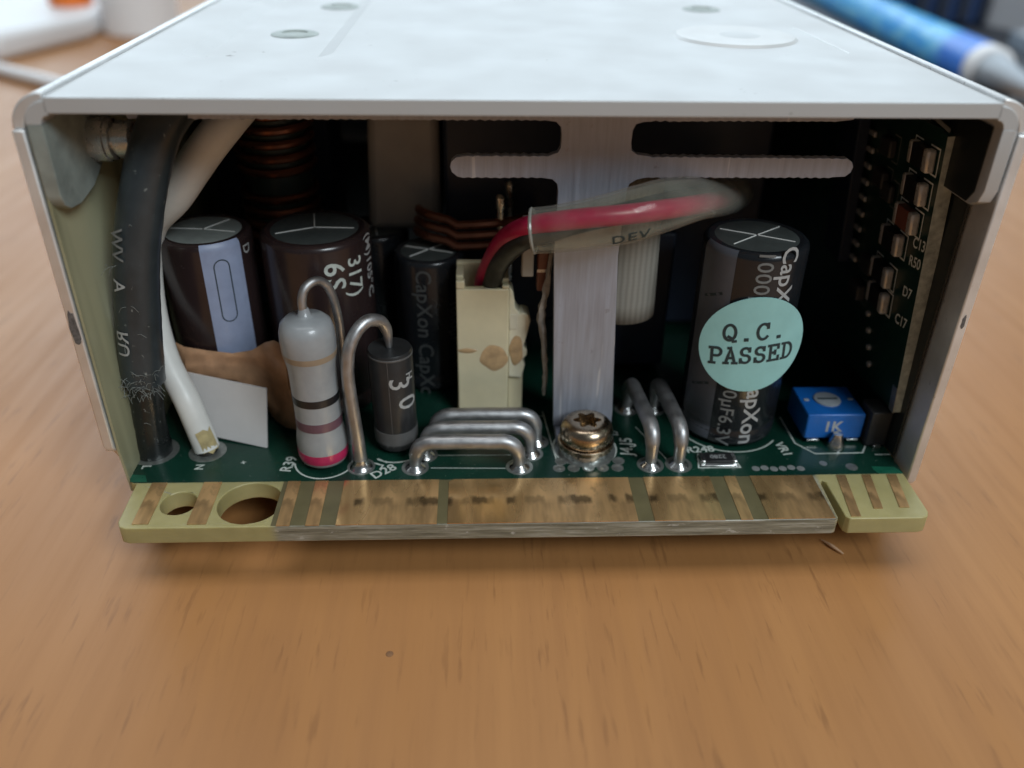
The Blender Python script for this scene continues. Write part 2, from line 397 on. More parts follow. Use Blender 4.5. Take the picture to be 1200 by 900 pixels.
    def build(s, name, mats, parent=None, origin=None, smooth=35, bevel=0., seg=2, label=None, kind=None):
        mats = mats if isinstance(mats, (list, tuple)) else [mats]
        if origin is None:
            xs = [v[0] for v in s.v]; ys = [v[1] for v in s.v]; zs = [v[2] for v in s.v]
            origin = ((min(xs)+max(xs))/2, (min(ys)+max(ys))/2, min(zs))
        me = bpy.data.meshes.new(name)
        me.from_pydata([((v[0]-origin[0])*S, (v[1]-origin[1])*S, (v[2]-origin[2])*S) for v in s.v], [], s.f)
        for i, p in enumerate(me.polygons): p.material_index = s.m[i]
        bm = bmesh.new(); bm.from_mesh(me); bmesh.ops.remove_doubles(bm, verts=bm.verts, dist=1e-7)
        bmesh.ops.recalc_face_normals(bm, faces=bm.faces); bm.to_mesh(me); bm.free()
        for m in mats: me.materials.append(MT[m] if isinstance(m, str) else m)
        if smooth: me.shade_smooth(); me.set_sharp_from_angle(angle=math.radians(smooth))
        o = bpy.data.objects.new(name, me); COL.objects.link(o)
        w = Vector((origin[0], origin[1], origin[2]+ZT))*S
        WL[o.name] = w
        if parent is not None: o.parent = parent; o.location = w-WL[parent.name]
        else: o.location = w
        if bevel:
            b = o.modifiers.new('bevel', 'BEVEL'); b.width = bevel*S; b.segments = seg; b.limit_method = 'ANGLE'; b.angle_limit = math.radians(40)
        if label: o['label'] = label
        if kind: o['kind'] = kind
        return o
WL = {}
def thing(name, label, cat, loc=(0, 0, -ZT), group=None):
    o = bpy.data.objects.new(name, None); COL.objects.link(o); o.empty_display_size = .01
    w = Vector((loc[0], loc[1], loc[2]+ZT))*S; o.location = w; WL[o.name] = w
    o['label'] = label; o['category'] = cat
    if group: o['group'] = group
    return o
def tag(o, label, cat, group=None):
    o['label'] = label; o['category'] = cat
    if group: o['group'] = group
    return o
def rrect(x0, y0, x1, y1, r, n=6):
    pts = []
    for cx, cy, a in ((x1-r, y1-r, 0), (x0+r, y1-r, 90), (x0+r, y0+r, 180), (x1-r, y0+r, 270)):
        for i in range(n+1):
            t = math.radians(a+90*i/n); pts.append((cx+r*math.cos(t), cy+r*math.sin(t)))
    return pts
def circ(cx, cy, r, n=28): return [(cx+r*math.cos(2*math.pi*i/n), cy+r*math.sin(2*math.pi*i/n)) for i in range(n)]
XY = dict(O=(0, 0, 0), U=(1, 0, 0), W=(0, 1, 0))

# ------------------------------------------------------------------ setting: the table top
tb = MB(); tb.box((-900, -300, -ZT-18), (900, 1200, -ZT))
t = tb.build('table', 'table', None, (0, 0, -ZT), smooth=0); t['kind'] = 'structure'
t['label'] = 'beech wood laminate table top with short dark grain flecks'

# ------------------------------------------------------------------ the power supply
psu = thing('power_supply', 'open fronted grey metal power supply module showing its soldered components and gold edge contacts', 'power supply')

# outer case: side walls with rolled top edges and the floor
DEP = 165.0
ob = MB()
for sx in (-1, 1):
    zb = 4.2 if sx < 0 else -2.2
    wall = [(0, 42.6), (0, zb+1.2), (.5, zb+.3), (1.4, zb), (3, zb-.5 if sx > 0 else zb-2.5), (4.5, -7.9), (DEP, -7.9), (DEP, 42.6)]
    ob.prism([(sx*48.75, y, z) for y, z in wall], (sx*1.2, 0, 0))
    ring = []
    for i in range(9):
        a = math.radians(90*i/8); ring.append((46.35+3.6*math.cos(a), 42.6+3.5*math.sin(a)))
    for i in range(8, -1, -1):
        a = math.radians(90*i/8); ring.append((46.35+2.4*math.cos(a), 42.6+2.35*math.sin(a)))
    ob.prism([(sx*x, .35, z) for x, z in ring], (0, DEP-.35, 0))
ob.box((-48.75, 13, -7.9), (48.75, DEP, -6.8))
ob.box((-48.75, DEP-1.5, -6.8), (48.75, DEP, 44))
case = ob.build('outer_case', 'case', psu, (0, 0, -ZT), bevel=.18)
for (x, z, w, h) in ((-50.0, 21.2, 1.0, 4.6), (50.0, 21.5, .45, 1.8)):
    sc = MB(); pts = []
    for i in range(14):
        a = 2*math.pi*i/14; r = 1+.35*(rnd.random()-.5); pts.append((math.cos(a)*w/2*r, math.sin(a)*h/2*r))
    sx = 1 if x > 0 else -1
    sc.plate([pts], .02, (sx*49.35, -.012, z), (1, 0, 0), (0, 0, 1))
    sc.build('scuff_mark', 'scuff', case)

# top cover
cv = MB()
recess = rrect(-39.8, 19.6, -22.3, 84, 3.5)
dim = circ(29.0, 36.2, 8.2, 40)
cv.plate([[(-46.3, 0), (46.3, 0), (46.3, DEP-2), (-46.3, DEP-2)], recess], 1.5, (0, 0, 44.2), (1, 0, 0), (0, 1, 0))
def shrinkloop(lp, k):
    cx = sum(p[0] for p in lp)/len(lp); cy = sum(p[1] for p in lp)/len(lp)
    out = []
    for x, y in lp:
        d = math.hypot(x-cx, y-cy); out.append((cx+(x-cx)*(d-k)/d, cy+(y-cy)*(d-k)/d))
    return out
for lp, k, dz in ((recess, 2.2, .85),):
    inn = shrinkloop(lp, k) if lp is dim else rrect(-39.8+k, 19.6+k, -22.3-k, 84-k, 2.2)
    cv.loft([(x, y, 45.7) for x, y in lp], [(x, y, 45.7-dz) for x, y in inn])
    cv.plate([inn], .3, (0, 0, 45.7-dz-.3), (1, 0, 0), (0, 1, 0))
for sx in (-1, 1):
    ring = []
    for i in range(9):
        a = math.radians(90*i/8); ring.append((46.1+2.35*math.cos(a), 43.1+2.3*math.sin(a)))
    for i in range(8, -1, -1):
        a = math.radians(90*i/8); ring.append((46.1+.85*math.cos(a), 43.1+.9*math.sin(a)))
    cv.prism([(sx*x, 0.0, z) for x, z in ring], (0, 15, 0))
tabl = [(0, 43.1), (0, 36.2), (.5, 35.0), (1.6, 34.3), (4, 34.0), (8, 34.6), (11.5, 36.2), (14.5, 38), (16, 40), (16, 43.1)]
cv.prism([(-48.4, y, z) for y, z in tabl], (1.45, 0, 0), 1)
tabr = [(0, 43.1), (0, 36.8), (.6, 35.4), (2, 34.7), (12, 34.7), (12, 43.1)]
cv.prism([(47.0, y, z) for y, z in tabr], (1.45, 0, 0))
hook = []
cover = cv.build('top_cover', ['cover', 'tab'], psu, (0, 0, 44.2), bevel=.22)
for (x, y, r, z) in ((-30, 40.4, 3.2, 44.86), (-27.2, 66, 3.2, 44.86), (30.2, 61, 3.0, 45.7)):
    m = MB(); m.lathe([(r, 0), (r, .06), (r-.5, .22), (r*.55, .26), (r*.5, .08), (0.01, .05)], (x, y, z), seg=28, cap=False)
    m.build('rivet_head', 'tab', cover)
m = MB(); m.lathe([(8.3, -.02), (7.75, .3), (.01, .3)], (29.0, 36.2, 45.7), seg=56, cap=False); pdsc = m.build('pressed_disc', 'coverlite', cover, smooth=15)
m = MB(); m.lathe([(2.7, 0), (2.3, .05), (0.01, .06)], (29.6, 36.0, 46.0), seg=24, cap=False); m.build('worn_spot', 'cover', cover)
# scratches scribed in the top: thin raised burrs
for a, b in (((39.4, 44), (40.4, 25)),):
    m = MB(); m.tube([(a[0], a[1], 45.71), ((a[0]+b[0])/2+.15, (a[1]+b[1])/2, 45.71), (b[0], b[1], 45.70)], .06, 6); m.build('scratch', 'case', cover)
# standoff riveted in the left flange
m = MB(); m.lathe([(2.4, 0), (2.4, 1.6), (2.2, 1.7), (2.2, 2.2), (1.7, 2.3), (1.7, 2.6), (2.0, 2.7), (2.0, 4.2), (1.75, 4.45), (1.1, 4.45), (1.0, 3.4), (0.01, 3.4)], (-46.95, 10.6, 38.9), (1, 0, 0), 28, cap=False)
m.build('standoff', 'stand', cover)

# insulation sheets; the flange piece is added to darken it
m = MB(); m.prism([(46.85, y, z) for y, z in ((1.6, 36.2), (2.6, 34.9), (14, 34.9), (14, 43.0), (1.6, 43.0))], (.12, 0, 0)); m.build('insulation_sheet', 'film', psu, label='black film added to darken the right flange of the cover')  # added sheet that makes the flange's unlit inner face read dark
m = MB()
sh = [(.25, 42), (.25, 4.6), (.6, 1.2), (.9, -1.9), (1.6, -2.1), (2.0, .1), (95, .1), (95, 42)]
m.prism([(-48.55, y, z) for y, z in sh], (.3, 0, 0)); m.build('insulation_sheet', 'olive', psu, label='olive translucent insulation sheet along the left case wall')
m = MB(); m.prism([(48.2, y, z) for y, z in ((4.2, 40.5), (3.8, .1), (95, .1), (95, 42))], (.3, 0, 0)); m.build('insulation_sheet', 'film', psu, label='black insulation film along the right case wall')

# circuit board ----------------------------------------------------------
bd = MB()
outline = [(-48.3, 150), (-48.3, .9), (-47.9, .2), (-47.2, -.1), (-46.9, -7.2), (-46.5, -8.0), (-45.7, -8.3), (36.25, -8.3), (36.7, -8.1), (36.9, -1.3),
           (37.2, -.9), (37.6, -1.3), (37.7, -7.8), (38.1, -8.3), (46.7, -8.3), (47.5, -8.0), (47.9, -7.2), (48.1, -.2), (48.1, 150)]
bd.plate([outline, circ(-41.0, -3.9, 2.12, 36), circ(-32.63, -4.0, 3.78, 44)], 2.3, (0, 0, -2.3), (1, 0, 0), (0, 1, 0))
board = bd.build('circuit_board', 'fr4', psu, (0, 0, -2.3), bevel=.12)
m = MB(); m.plate([[(-48.3, 149), (-48.3, .9), (-47.9, .2), (-47.4, 0), (36.5, 0), (36.9, .15), (48.1, .15), (48.1, 149)]], .03, (0, 0, .003), (1, 0, 0), (0, 1, 0))
m.build('solder_mask', 'mask', board, (0, 0, 0))
m = MB(); m.plate([[(-29.4, -.02), (-29.4, -8.2), (36.3, -8.2), (36.4, -.02)]], .012, (0, 0, .003), (1, 0, 0), (0, 1, 0)); m.build('inner_layer', 'inner', board)
for x0, x1 in ((-48.3, -46.0), (44.6, 48.1)):
    m = MB(); m.plate([[(x0, .95), (x0+.3, .18), (x1, .18), (x1-.6, 1.5), (x0, 1.7)]], .012, (0, 0, .034), (1, 0, 0), (0, 1, 0)); m.build('mask_edge', 'maskpale', board)
CT = [(-45.2, -43.35, -7.65), (-38.95, -36.8, -7.8), (-28.78, -27.25, -8.28), (-25.45, -23.88, -8.28), (-22.0, -10.43, -8.28), (-9.2, 13.0, -8.28),
      (14.94, 23.25, -8.28), (25.1, 26.53, -8.28), (28.38, 36.3, -8.2), (38.3, 39.45, -7.95), (41.55, 42.65, -6.6), (44.75, 45.95, -6.45)]
for i, (a, b, y) in enumerate(CT):
    ch = .55 if i == 5 else .01
    sh = 1.1 if i >= 9 else (-.08 if i < 4 else 0)
    m = MB(); m.plate([[(a+sh, -ch), (a+sh+ch, -.05), (b+sh, -.05), (b, y), (a, y)]], .09, (0, 0, .002+.012), (1, 0, 0), (0, 1, 0)); m.build('gold_contact', 'gold', board, ((a+b)/2, 0, .014), smooth=0)
# silkscreen
Zs = .036
flat = lambda x, y: (x, y, Zs)
def arc(cx, cy, r, a0, a1, n=24): return [(cx+r*math.cos(math.radians(a0+(a1-a0)*i/n)), cy+r*math.sin(math.radians(a0+(a1-a0)*i/n))) for i in range(n+1)]
sk = MB()
sk.stroke(arc(-25, 4.2, 3.75, 190, 335), .22, flat)
sk.stroke(arc(-16.2, 7.3, 3.7, 235, 340), .22, flat)
sk.stroke([(-19.0, 3.6), (-17.6, 3.0), (-17.9, 2.2)], .22, flat); sk.stroke([(-18.4, 4.4), (-17.2, 3.6)], .2, flat)
sk.stroke([(-11.5, 2.35), (-2.2, 2.1)], .16, flat); sk.stroke([(-11.0, 5.0), (-1.0, 4.9)], .14, flat)
sk.stroke(arc(8.3, 6.4, 4.1, 120, 420), .3, flat)
sk.stroke([(3.4, 15), (4.0, 8), (4.6, 1.9)], .16, flat); sk.stroke([(-9, 13.7), (3.6, 13.9)], .14, flat)
sk.stroke([(15.8, 11), (19.0, 2.6)], .15, flat)
sk.stroke([(36.3, 13), (36.4, 6.9), (38.3, 4.5), (44.6, 4.6), (45.9, 6.6)], .2, flat)
sk.stroke(arc(28.3, 12, 6.95, 200, 320), .2, flat)
sk.stroke([(22.35, 1.75), (27.7, 1.75), (27.2, 4.6), (22.9, 4.6)], .2, flat, closed=True)
sk.stroke([(46.2, 4.2), (48.0, 4.2)], .22, flat)
sk.build('silkscreen_lines', 'silk', board, (0, 0, Zs), smooth=0)
mm = MB()
for i in range(6): mm.lathe([(.52, 0), (.3, .02), (.01, .02)], (29.6+i*1.15, 1.5+.15*math.sin(i*2), Zs), seg=14, cap=False)
mm.build('silkscreen_blobs', 'silkdim', board, (32, 1.5, Zs), smooth=0)
for txt, sz, x, y, ang in (('R39', 2.0, -29.4, 3.5, 82), ('D28', 1.95, -17.4, 1.75, 38), ('L', 1.5, -47.1, 3.2, -90), ('N', 1.5, -40.4, 3.1, 90), ('J4,J5', 2.3, 13.9, 6.6, 84),
                           ('R248', 1.8, 23.4, 5.7, 4), ('VR1', 1.8, 34.4, 5.6, -80), ('+', 1.2, -35.2, 3.9, 20), ('Q', 1.2, 12.7, 9.6, 10)):
    a = math.radians(ang); m = MB()
    m.text(txt, sz, (x, y, Zs), (math.cos(a), math.sin(a), 0), (-math.sin(a), math.cos(a), 0), bold=.035, lift=.0)
    m.build('designator', 'silk', board, (x, y, Zs), smooth=0)
def pad(x, y, r, parent=None, hole=0.):
    m = MB(); lp = [circ(x, y, r, 26)]+([circ(x, y, hole, 16)] if hole else [])
    m.plate(lp, .03, (0, 0, .034), (1, 0, 0), (0, 1, 0)); return m.build('solder_pad', 'pad', parent or board, (x, y, .034), smooth=0)
for r_ in range(2):
    for i in range(5):
        x = 4.6+i*1.85+(.35 if r_ else 0); y = 2.0+r_*1.45
        m = MB(); m.lathe([(.78, 0), (.76, .05), (.5, .06), (.45, .03), (.01, .03 if (i+r_) % 3 else .12)], (x, y, .034), seg=18, cap=False)
        m.build('via', 'pad', board, (x, y, .034))

# wires soldered in at left ----------------------------------------------
m = MB(); m.tube([(-47.0, 6.5, .1), (-46.7, 6.5, 5), (-46.1, 6.5, 11.6)], [2.25, 1.95, 1.9], 22, wob=.08)
bw = m.build('live_wire', 'shrink2', psu, (-47, 6.5, 0), label='thick black sleeved wire rising beside the left case wall')
m = MB(); m.tube([(-46.2, 6.5, 10.9), (-45.3, 6.6, 18), (-43.9, 7.0, 26.5), (-41.9, 8.0, 34), (-39.6, 9.6, 40), (-37.4, 12.5, 43)], [2.55, 2.55, 2.5, 2.45, 2.4, 2.4], 26, sub=8, wob=.02)
m.build('heat_shrink', 'shrink', bw)
def shrink_pt(z, th):  # point on the sleeve's front at height z, turned by th
    x = -46.2+(z-10.9)*.128+(max(0, z-26)*.03); y = 6.5+max(0, z-18)*.055
    return V((x+2.6*math.sin(th), y-2.6*math.cos(th), z))
for txt, zc, sz in (('VW', 29.0, 2.3), ('A', 24.2, 2.3), ('RU', 17.0, 2.6)):
    m = MB(); sgn = -1 if txt == 'RU' else 1
    m.text(txt, sz, fn=lambda x, y: shrink_pt(zc+sgn*x, -.42+sgn*y/2.75), bold=.02); m.build('marking', 'silkdim' if txt == 'VW' else 'silkmid', bw, smooth=0)
m = MB()   # lint caught on the sleeve's lower end
for i in range(90):
    th = -1.2+2.4*rnd.random(); z = 9.5+3.2*rnd.random() if i < 78 else 2+30*rnd.random()
    p = V((-46.3+(z-11)*.128, 6.5+max(0, z-18)*.055, z)); rr = 2.58 if z > 10.9 else 2.0
    a = p+V((rr*math.sin(th), -rr*math.cos(th), 0)); d = V((rnd.uniform(-1, 1), rnd.uniform(-.6, .1), rnd.uniform(-.8, .8)))
    m.tube([a, a+d*.7+V((0, -.15, .3)), a+d*1.4], .022, 5, sub=3)
m.build('lint', 'lint', bw, kind='stuff')
pad(-47.0, 6.5, 3.0)
m = MB(); m.tube([(-40.35, 6.5, .5), (-41.0, 7.0, 3.0), (-42.2, 8.0, 7), (-44.6, 10.6, 11.2), (-46.3, 14, 16), (-46.4, 16, 22), (-44.9, 16, 27), (-41.2, 15, 31), (-36.8, 14.6, 36.3), (-33.4, 16, 40), (-31, 22, 42.5)],
               [1.62, 1.62, 1.62, 1.62, 1.62, 1.65, 1.8, 2.1, 2.12, 2.1, 2.1], 24)
ww = m.build('neutral_wire', 'whitew', psu, (-40.3, 6.5, 0), label='white wire with a brown stained end')
m = MB(); m.tube([(-40.35, 6.5, .1), (-40.4, 6.5, .55)], 1.35, 20, smooth=False); m.build('bare_end', 'dark', ww)
m = MB()
for k in range(5):
    vs = []
    for j in range(5):
        th = .05+.33*j; z = .7+.75*k+.25*math.sin(j*2.3+k); c = V((-40.35-.16*max(0, z-.5)-.02*z*z, 6.5+.12*z, z)); vs.append(c+V((1.67*math.sin(th), -1.67*math.cos(th), 0)))
    if k: m.add(prev+vs, [(j, j+1, j+6, j+5) for j in range(4)])
    prev = vs
m.build('stain', 'ochre', ww)
pad(-40.3, 6.4, 2.35)

# resistor ------------------------------------------------------------------
rx, ry = -25.0, 4.2; LN = (-.016, 0.0)
prof = [(.01, .6), (2.3, .62), (2.85, .95), (3.08, 1.8), (3.1, 3.6), (3.0, 4.7), (2.84, 5.7), (2.8, 8), (2.8, 12.5), (2.86, 14.2), (3.05, 15.4), (3.2, 16.4), (3.24, 17.6), (3.18, 18.8), (2.9, 19.8), (2.3, 20.35), (1.2, 20.5), (.75, 20.75), (.6, 21.4), (.5, 21.6), (.01, 21.6)]
def rr_at(z):
    for (r0, z0), (r1, z1) in zip(prof[:-1], prof[1:]):
        if z0 <= z <= z1 and z1 > z0: return r0+(r1-r0)*(z-z0)/(z1-z0)
    return 2.8
m = MB(); m.lathe(prof, (rx, ry, 0), seg=48, cap=False, lean=LN)
res = m.build('resistor', 'res', psu, (rx, ry, 0), smooth=60, label='grey cylindrical resistor with tan, black, violet and crimson bands')
for z0, z1, mt in ((1.35, 2.75, 'b_red'), (6.1, 7.3, 'b_violet'), (9.6, 10.6, 'b_black'), (15.6, 16.4, 'b_gold')):
    pr = [(rr_at(z0)-.02, z0)]
    for i in range(7):
        z = z0+(z1-z0)*i/6; pr.append((rr_at(z)+.028, z))
    pr.append((rr_at(z1)-.02, z1))
    m = MB(); m.lathe(pr, (rx, ry, 0), seg=48, cap=False, lean=LN); m.build('colour_band', mt, res, smooth=60)
m = MB(); m.tube([(rx-.33, ry, 20.6), (rx-.42, ry, 22.3), (rx-.05, ry+.35, 23.7), (rx+.8, ry+1.1, 24.3), (rx+1.7, ry+2.0, 23.9), (rx+2.4, ry+2.7, 22.4), (rx+2.8, ry+3.3, 19.5), (rx+2.9, ry+3.7, 15), (rx+2.75, ry+3.9, 0)], .52, 18, sub=8)
m.build('lead', 'tin', res)

# diode -----------------------------------------------------------------------
dx, dy = -16.1, 7.3
m = MB(); m.lathe([(2.0, .5), (2.45, .8), (2.5, 1.4), (2.72, 1.5), (2.75, 14.4), (2.6, 14.7), (1.2, 14.8), (.01, 14.8)], (dx, dy, 0), seg=44, cap=True, lean=(-.012, 0))
dio = m.build('diode', 'epoxy', psu, (dx, dy, 0), label='black cylindrical diode with a looped silver lead')
m = MB(); m.lathe([(2.72, 1.8), (2.78, 1.82), (2.78, 3.6), (2.72, 3.62)], (dx, dy, 0), seg=44, cap=False, lean=(-.012, 0)); m.build('cathode_band', 'epoxyband', dio)
m = MB()
for (r, z) in ((2.77, 14.15),): m.lathe([(2.74, 14.0), (2.79, 14.05), (2.79, 14.25), (2.74, 14.3)], (dx, dy, 0), seg=44, cap=False, lean=(-.012, 0))
m.stroke([(0, 1.6), (0, 14)], .07, lambda x, y: (dx-.012*y+2.775*math.sin(-.05+x/2.8), dy-2.775*math.cos(-.05+x/2.8), y)); m.build('mould_line', 'epoxyband', dio)
cyl = lambda cx, cy, r, th0, zc: (lambda x, y: V((cx+r*math.sin(th0+y/r), cy-r*math.cos(th0+y/r), zc-x)))  # text reading downwards
for txt, th, zc in (('3', .40, 10.9), ('0', .78, 8.0), ('H', .95, 11.6)):
    m = MB(); m.text(txt, 3.9 if txt != 'H' else 1.6, fn=cyl(dx-.12, dy, 2.79, th, zc), bold=.02); m.build('marking', 'silkmid', dio, smooth=0)
m = MB(); m.tube([(-20.3, 2.8, .0), (-20.4, 2.8, 4), (-20.7, 2.9, 9), (-20.9, 3.1, 13), (-20.6, 3.5, 16.2), (-19.7, 4.3, 18.3), (-18.4, 5.5, 19.2), (-17.1, 6.6, 18.6), (-16.5, 7.1, 17.3), (-16.35, 7.2, 16.2), (-16.3, 7.25, 14.7)], [.86, .8, .78, .78, .78, .78, .78, .76, .7, .55, .35], 20, sub=6)
m.build('lead', 'tin', dio)
m = MB(); m.lathe([(1.45, .03), (1.2, .25), (.95, .7), (.84, 1.3), (.7, 1.3)], (-20.3, 2.8, .03), seg=24, cap=False); m.build('solder_joint', 'solder', dio)
pad(-20.3, 2.8, 1.75)

# jumper wires ------------------------------------------------------------------
def jumper(p, q, h, r, label, back=False):
    a, b = V((*p, 0)), V((*q, 0)); d = (b-a).normalized(); k = 2.3
    m = MB(); zz = V((0, 0, 1))
    m.tube([a+zz*.1, a+zz*(h-k)*.9+d*.1, a+d*.25+zz*(h-k*.7), a+d*.8+zz*(h-k*.25), a+d*1.9+zz*h, a+d*3.4+zz*(h+.05), (a+b)/2+zz*(h+.08), b-d*3.4+zz*(h+.02), b-d*1.9+zz*h, b-d*.8+zz*(h-k*.25), b-d*.25+zz*(h-k*.7), b-d*.1+zz*(h-k)*.9, b+zz*.1], [r*.7, r*.8, r*.95]+[r]*7+[r*.95, r*.8, r*.7], 20, sub=5)
    o = m.build('jumper_wire', 'tin', psu, tuple(a), label=label)
    for c in (a, b):
        m = MB(); m.lathe([(r*1.35, .05), (r*1.2, .22), (r*.85, .45), (r*.55, .85), (.01, .9)], tuple(c), seg=22, cap=False); m.build('solder_joint', 'solder', o)
        pad(c.x, c.y, r*1.75)
jumper((-13.5, 2.5), (-.4, 2.4), 3.9, .98, 'front silver jumper wire of the nest of three')
jumper((-12.4, 5.1), (1.2, 5.2), 4.15, .92, 'middle silver jumper wire of the nest of three')
jumper((-11.4, 7.7), (2.1, 7.8), 4.4, .92, 'rear silver jumper wire of the nest of three')
jumper((16.3, 2.5), (15.2, 15.5), 5.0, .98, 'silver jumper wire running backwards beside the marking J4')
jumper((19.9, 2.5), (19.0, 15.5), 5.0, .98, 'silver jumper wire running backwards, second from the steel bracket')

# connector with wires -------------------------------------------------------------
m = MB()
x0, x1, y0, y1, zt = -8.25, -1.5, 14.5, 20.2, 20.4
m.box((x0, y0, .1), (x1, y0+1.1, 19.0)); m.box((x0, y1-1.0, .1), (x1, y1, zt+.3)); m.box((x0, y0+1.1, .1), (x0+.95, y1-1.0, zt)); m.box((x1-.95, y0+1.1, .1), (x1, y1-1.0, zt-.4))
m.box((x0+.95, y0+1.1, .1), (x1-.95, y1-1.0, 16.4))
m.box((x0, y0+.002, 19.0), (x0+1.1, y0+1.1, zt-.3)); m.box((x1-.9, y0+.002, 19.0), (x1, y0+1.1, zt-.9))
m.box((x1, y0+.9, .1), (x1+2.0, y1-.4, 13.4))
con = m.build('connector', 'cream', psu, ((x0+x1)/2, (y0+y1)/2, 0), bevel=.16, label='cream two wire plug housing with a broken right side')
m = MB()
jag = [(-1.5, 5.8), (.3, 5.6), (.75, 7.6), (.35, 8.4), (.95, 9.1), (1.0, 9.9), (.5, 10.4), (.8, 11.6), (1.35, 14.2), (1.1, 15.2), (.2, 15.5), (-.1, 15.3), (-.7, 16.2), (-.8, 17.4), (-1.05, 18.6), (-1.5, 19.1)]
m.prism([(x, y0+.35, z) for x, z in jag], (0, 2.6, 0))
m.box((-1.5, y0+.3, 13), (-.3, y0+1.6, 15.4))
m.build('broken_edge', 'broken', con, bevel=.25)
def blob(cx, cz, rx_, rz_, y, th, seed, n=22):
    g = random.Random(seed); ph = [g.random()*6.28 for _ in range(4)]; rings = []
    m = MB()
    for k, (f, t_) in enumerate(((1., 0.), (.92, .5), (.7, .85), (.35, 1.), (.02, 1.02))):
        rings.append([(cx+rx_*f*math.cos(a)*(1+.08*math.sin(2*a+ph[0])+.05*math.sin(3*a+ph[1])+.03*math.sin(7*a+ph[2])), y-th*t_, cz+rz_*f*math.sin(a)*(1+.07*math.sin(2*a+ph[3])+.04*math.sin(5*a+ph[1]))) for a in [2*math.pi*i/n for i in range(n)]])
    for A, B in zip(rings[:-1], rings[1:]): m.loft(A, B)
    return m
blob(-3.4, 9.0, 1.75, 1.9, y0-.003, .06, 3).build('glue_blob', 'glue', con); blob(-.45, 9.9, .95, 2.2, y0+.34, .12, 5).build('glue_blob', 'glue', con)
blob(-6.9, 10.1, 1.2, .35, y0-.003, .1, 8).build('glue_blob', 'glue', con)
m = MB(); m.tube([(-4.9, 18.2, 15.5), (-4.75, 17.6, 18.8), (-3.8, 16.0, 22.2), (-2.4, 12.5, 26.4), (-.6, 8.0, 29.6), (1.6, 6.0, 31.0), (6, 5.2, 31.9), (11, 5.4, 32.3), (16, 7.4, 32.2), (21, 12, 31.2), (26, 20, 29), (30, 30, 26)], [1.15]*12, 18)
m.build('red_wire', 'redw', psu, (-4.9, 18.2, 15.5))
m = MB(); m.tube([(-3.9, 16.6, 15.5), (-3.8, 16.4, 18.2), (-2.9, 14.4, 22.3), (-1.3, 10.6, 26.2), (.4, 7.2, 28.9), (2.4, 6.2, 29.9), (6, 6.6, 30.9), (11, 7.2, 31.8), (16, 9.4, 32.2), (21, 14, 31.4), (26, 22, 29), (30, 32, 26)], [1.2]*12, 18)
m.build('black_wire', 'blackw', psu, (-3.9, 16.6, 15.5))
TP = [(.7, 5.6, 30.3), (3, 5.2, 30.65), (7.6, 4.9, 31.5), (11.4, 5.2, 32.3), (15.5, 7, 32.8), (20.2, 11, 32.2), (25.5, 18, 30), (30, 28, 27), (33, 40, 22)]; TR = [2.55, 2.6, 2.85, 3.0, 2.95, 2.55, 2.35, 2.3, 2.3]
m = MB(); m.tube(TP, TR, 28, sub=10, cap=False); m.tube(TP, [r-.35 for r in TR], 28, sub=10, cap=False)
for r_, p_ in ((TR[0], TP[0]),):
    d = (V(TP[1])-V(TP[0])).normalized(); u = d.orthogonal().normalized(); w = d.cross(u)
    m.loft([V(p_)+(u*math.cos(a)+w*math.sin(a))*r_ for a in [2*math.pi*i/28 for i in range(28)]], [V(p_)+(u*math.cos(a)+w*math.sin(a))*(r_-.35) for a in [2*math.pi*i/28 for i in range(28)]])
tube = m.build('clear_sleeve', 'clear', psu, label='clear vinyl sleeve round the red and black wires')
m = MB(); m.tube([V(TP[0])+(u*math.cos(a)+w*math.sin(a))*(TR[0]-.12) for a in [2*math.pi*i/36 for i in range(37)]], .2, 8, sub=1, smooth=False)
m.build('cut_rim', 'rim', tube)
def tube_samples():
    P = [V(p) for p in TP]; out = []
    for i in range(len(P)-1):
        p0 = P[max(i-1, 0)]; p1 = P[i]; p2 = P[i+1]; p3 = P[min(i+2, len(P)-1)]
        for k in range(20):
            t = k/20; out.append((.5*((2*p1)+(p2-p0)*t+(2*p0-5*p1+4*p2-p3)*t*t+(3*p1-p0-3*p2+p3)*t**3), TR[i]*(1-t)+TR[i+1]*t))
    return out
TS = tube_samples()
def on_tube(x, y):
    i = min(range(1, len(TS)-1), key=lambda j: abs(TS[j][0].x-x)); c, r = TS[i]; d = (TS[i+1][0]-TS[i-1][0]).normalized()
    c = c+d*((x-c.x)/max(.3, d.x)); n0 = V((0, -1, 0)); n0 = (n0-d*n0.dot(d)).normalized(); u0 = n0.cross(d)
    if u0.z < 0: u0 = -u0
    th = -.50+y/r; return c+(n0*math.cos(th)+u0*math.sin(th))*(r+.07)
m = MB(); m.text('DEV', 1.75, fn=lambda x, y: on_tube(x+10.4, y), bold=.03, sp=1.15); m.build('marking', 'ink', tube, smooth=0)

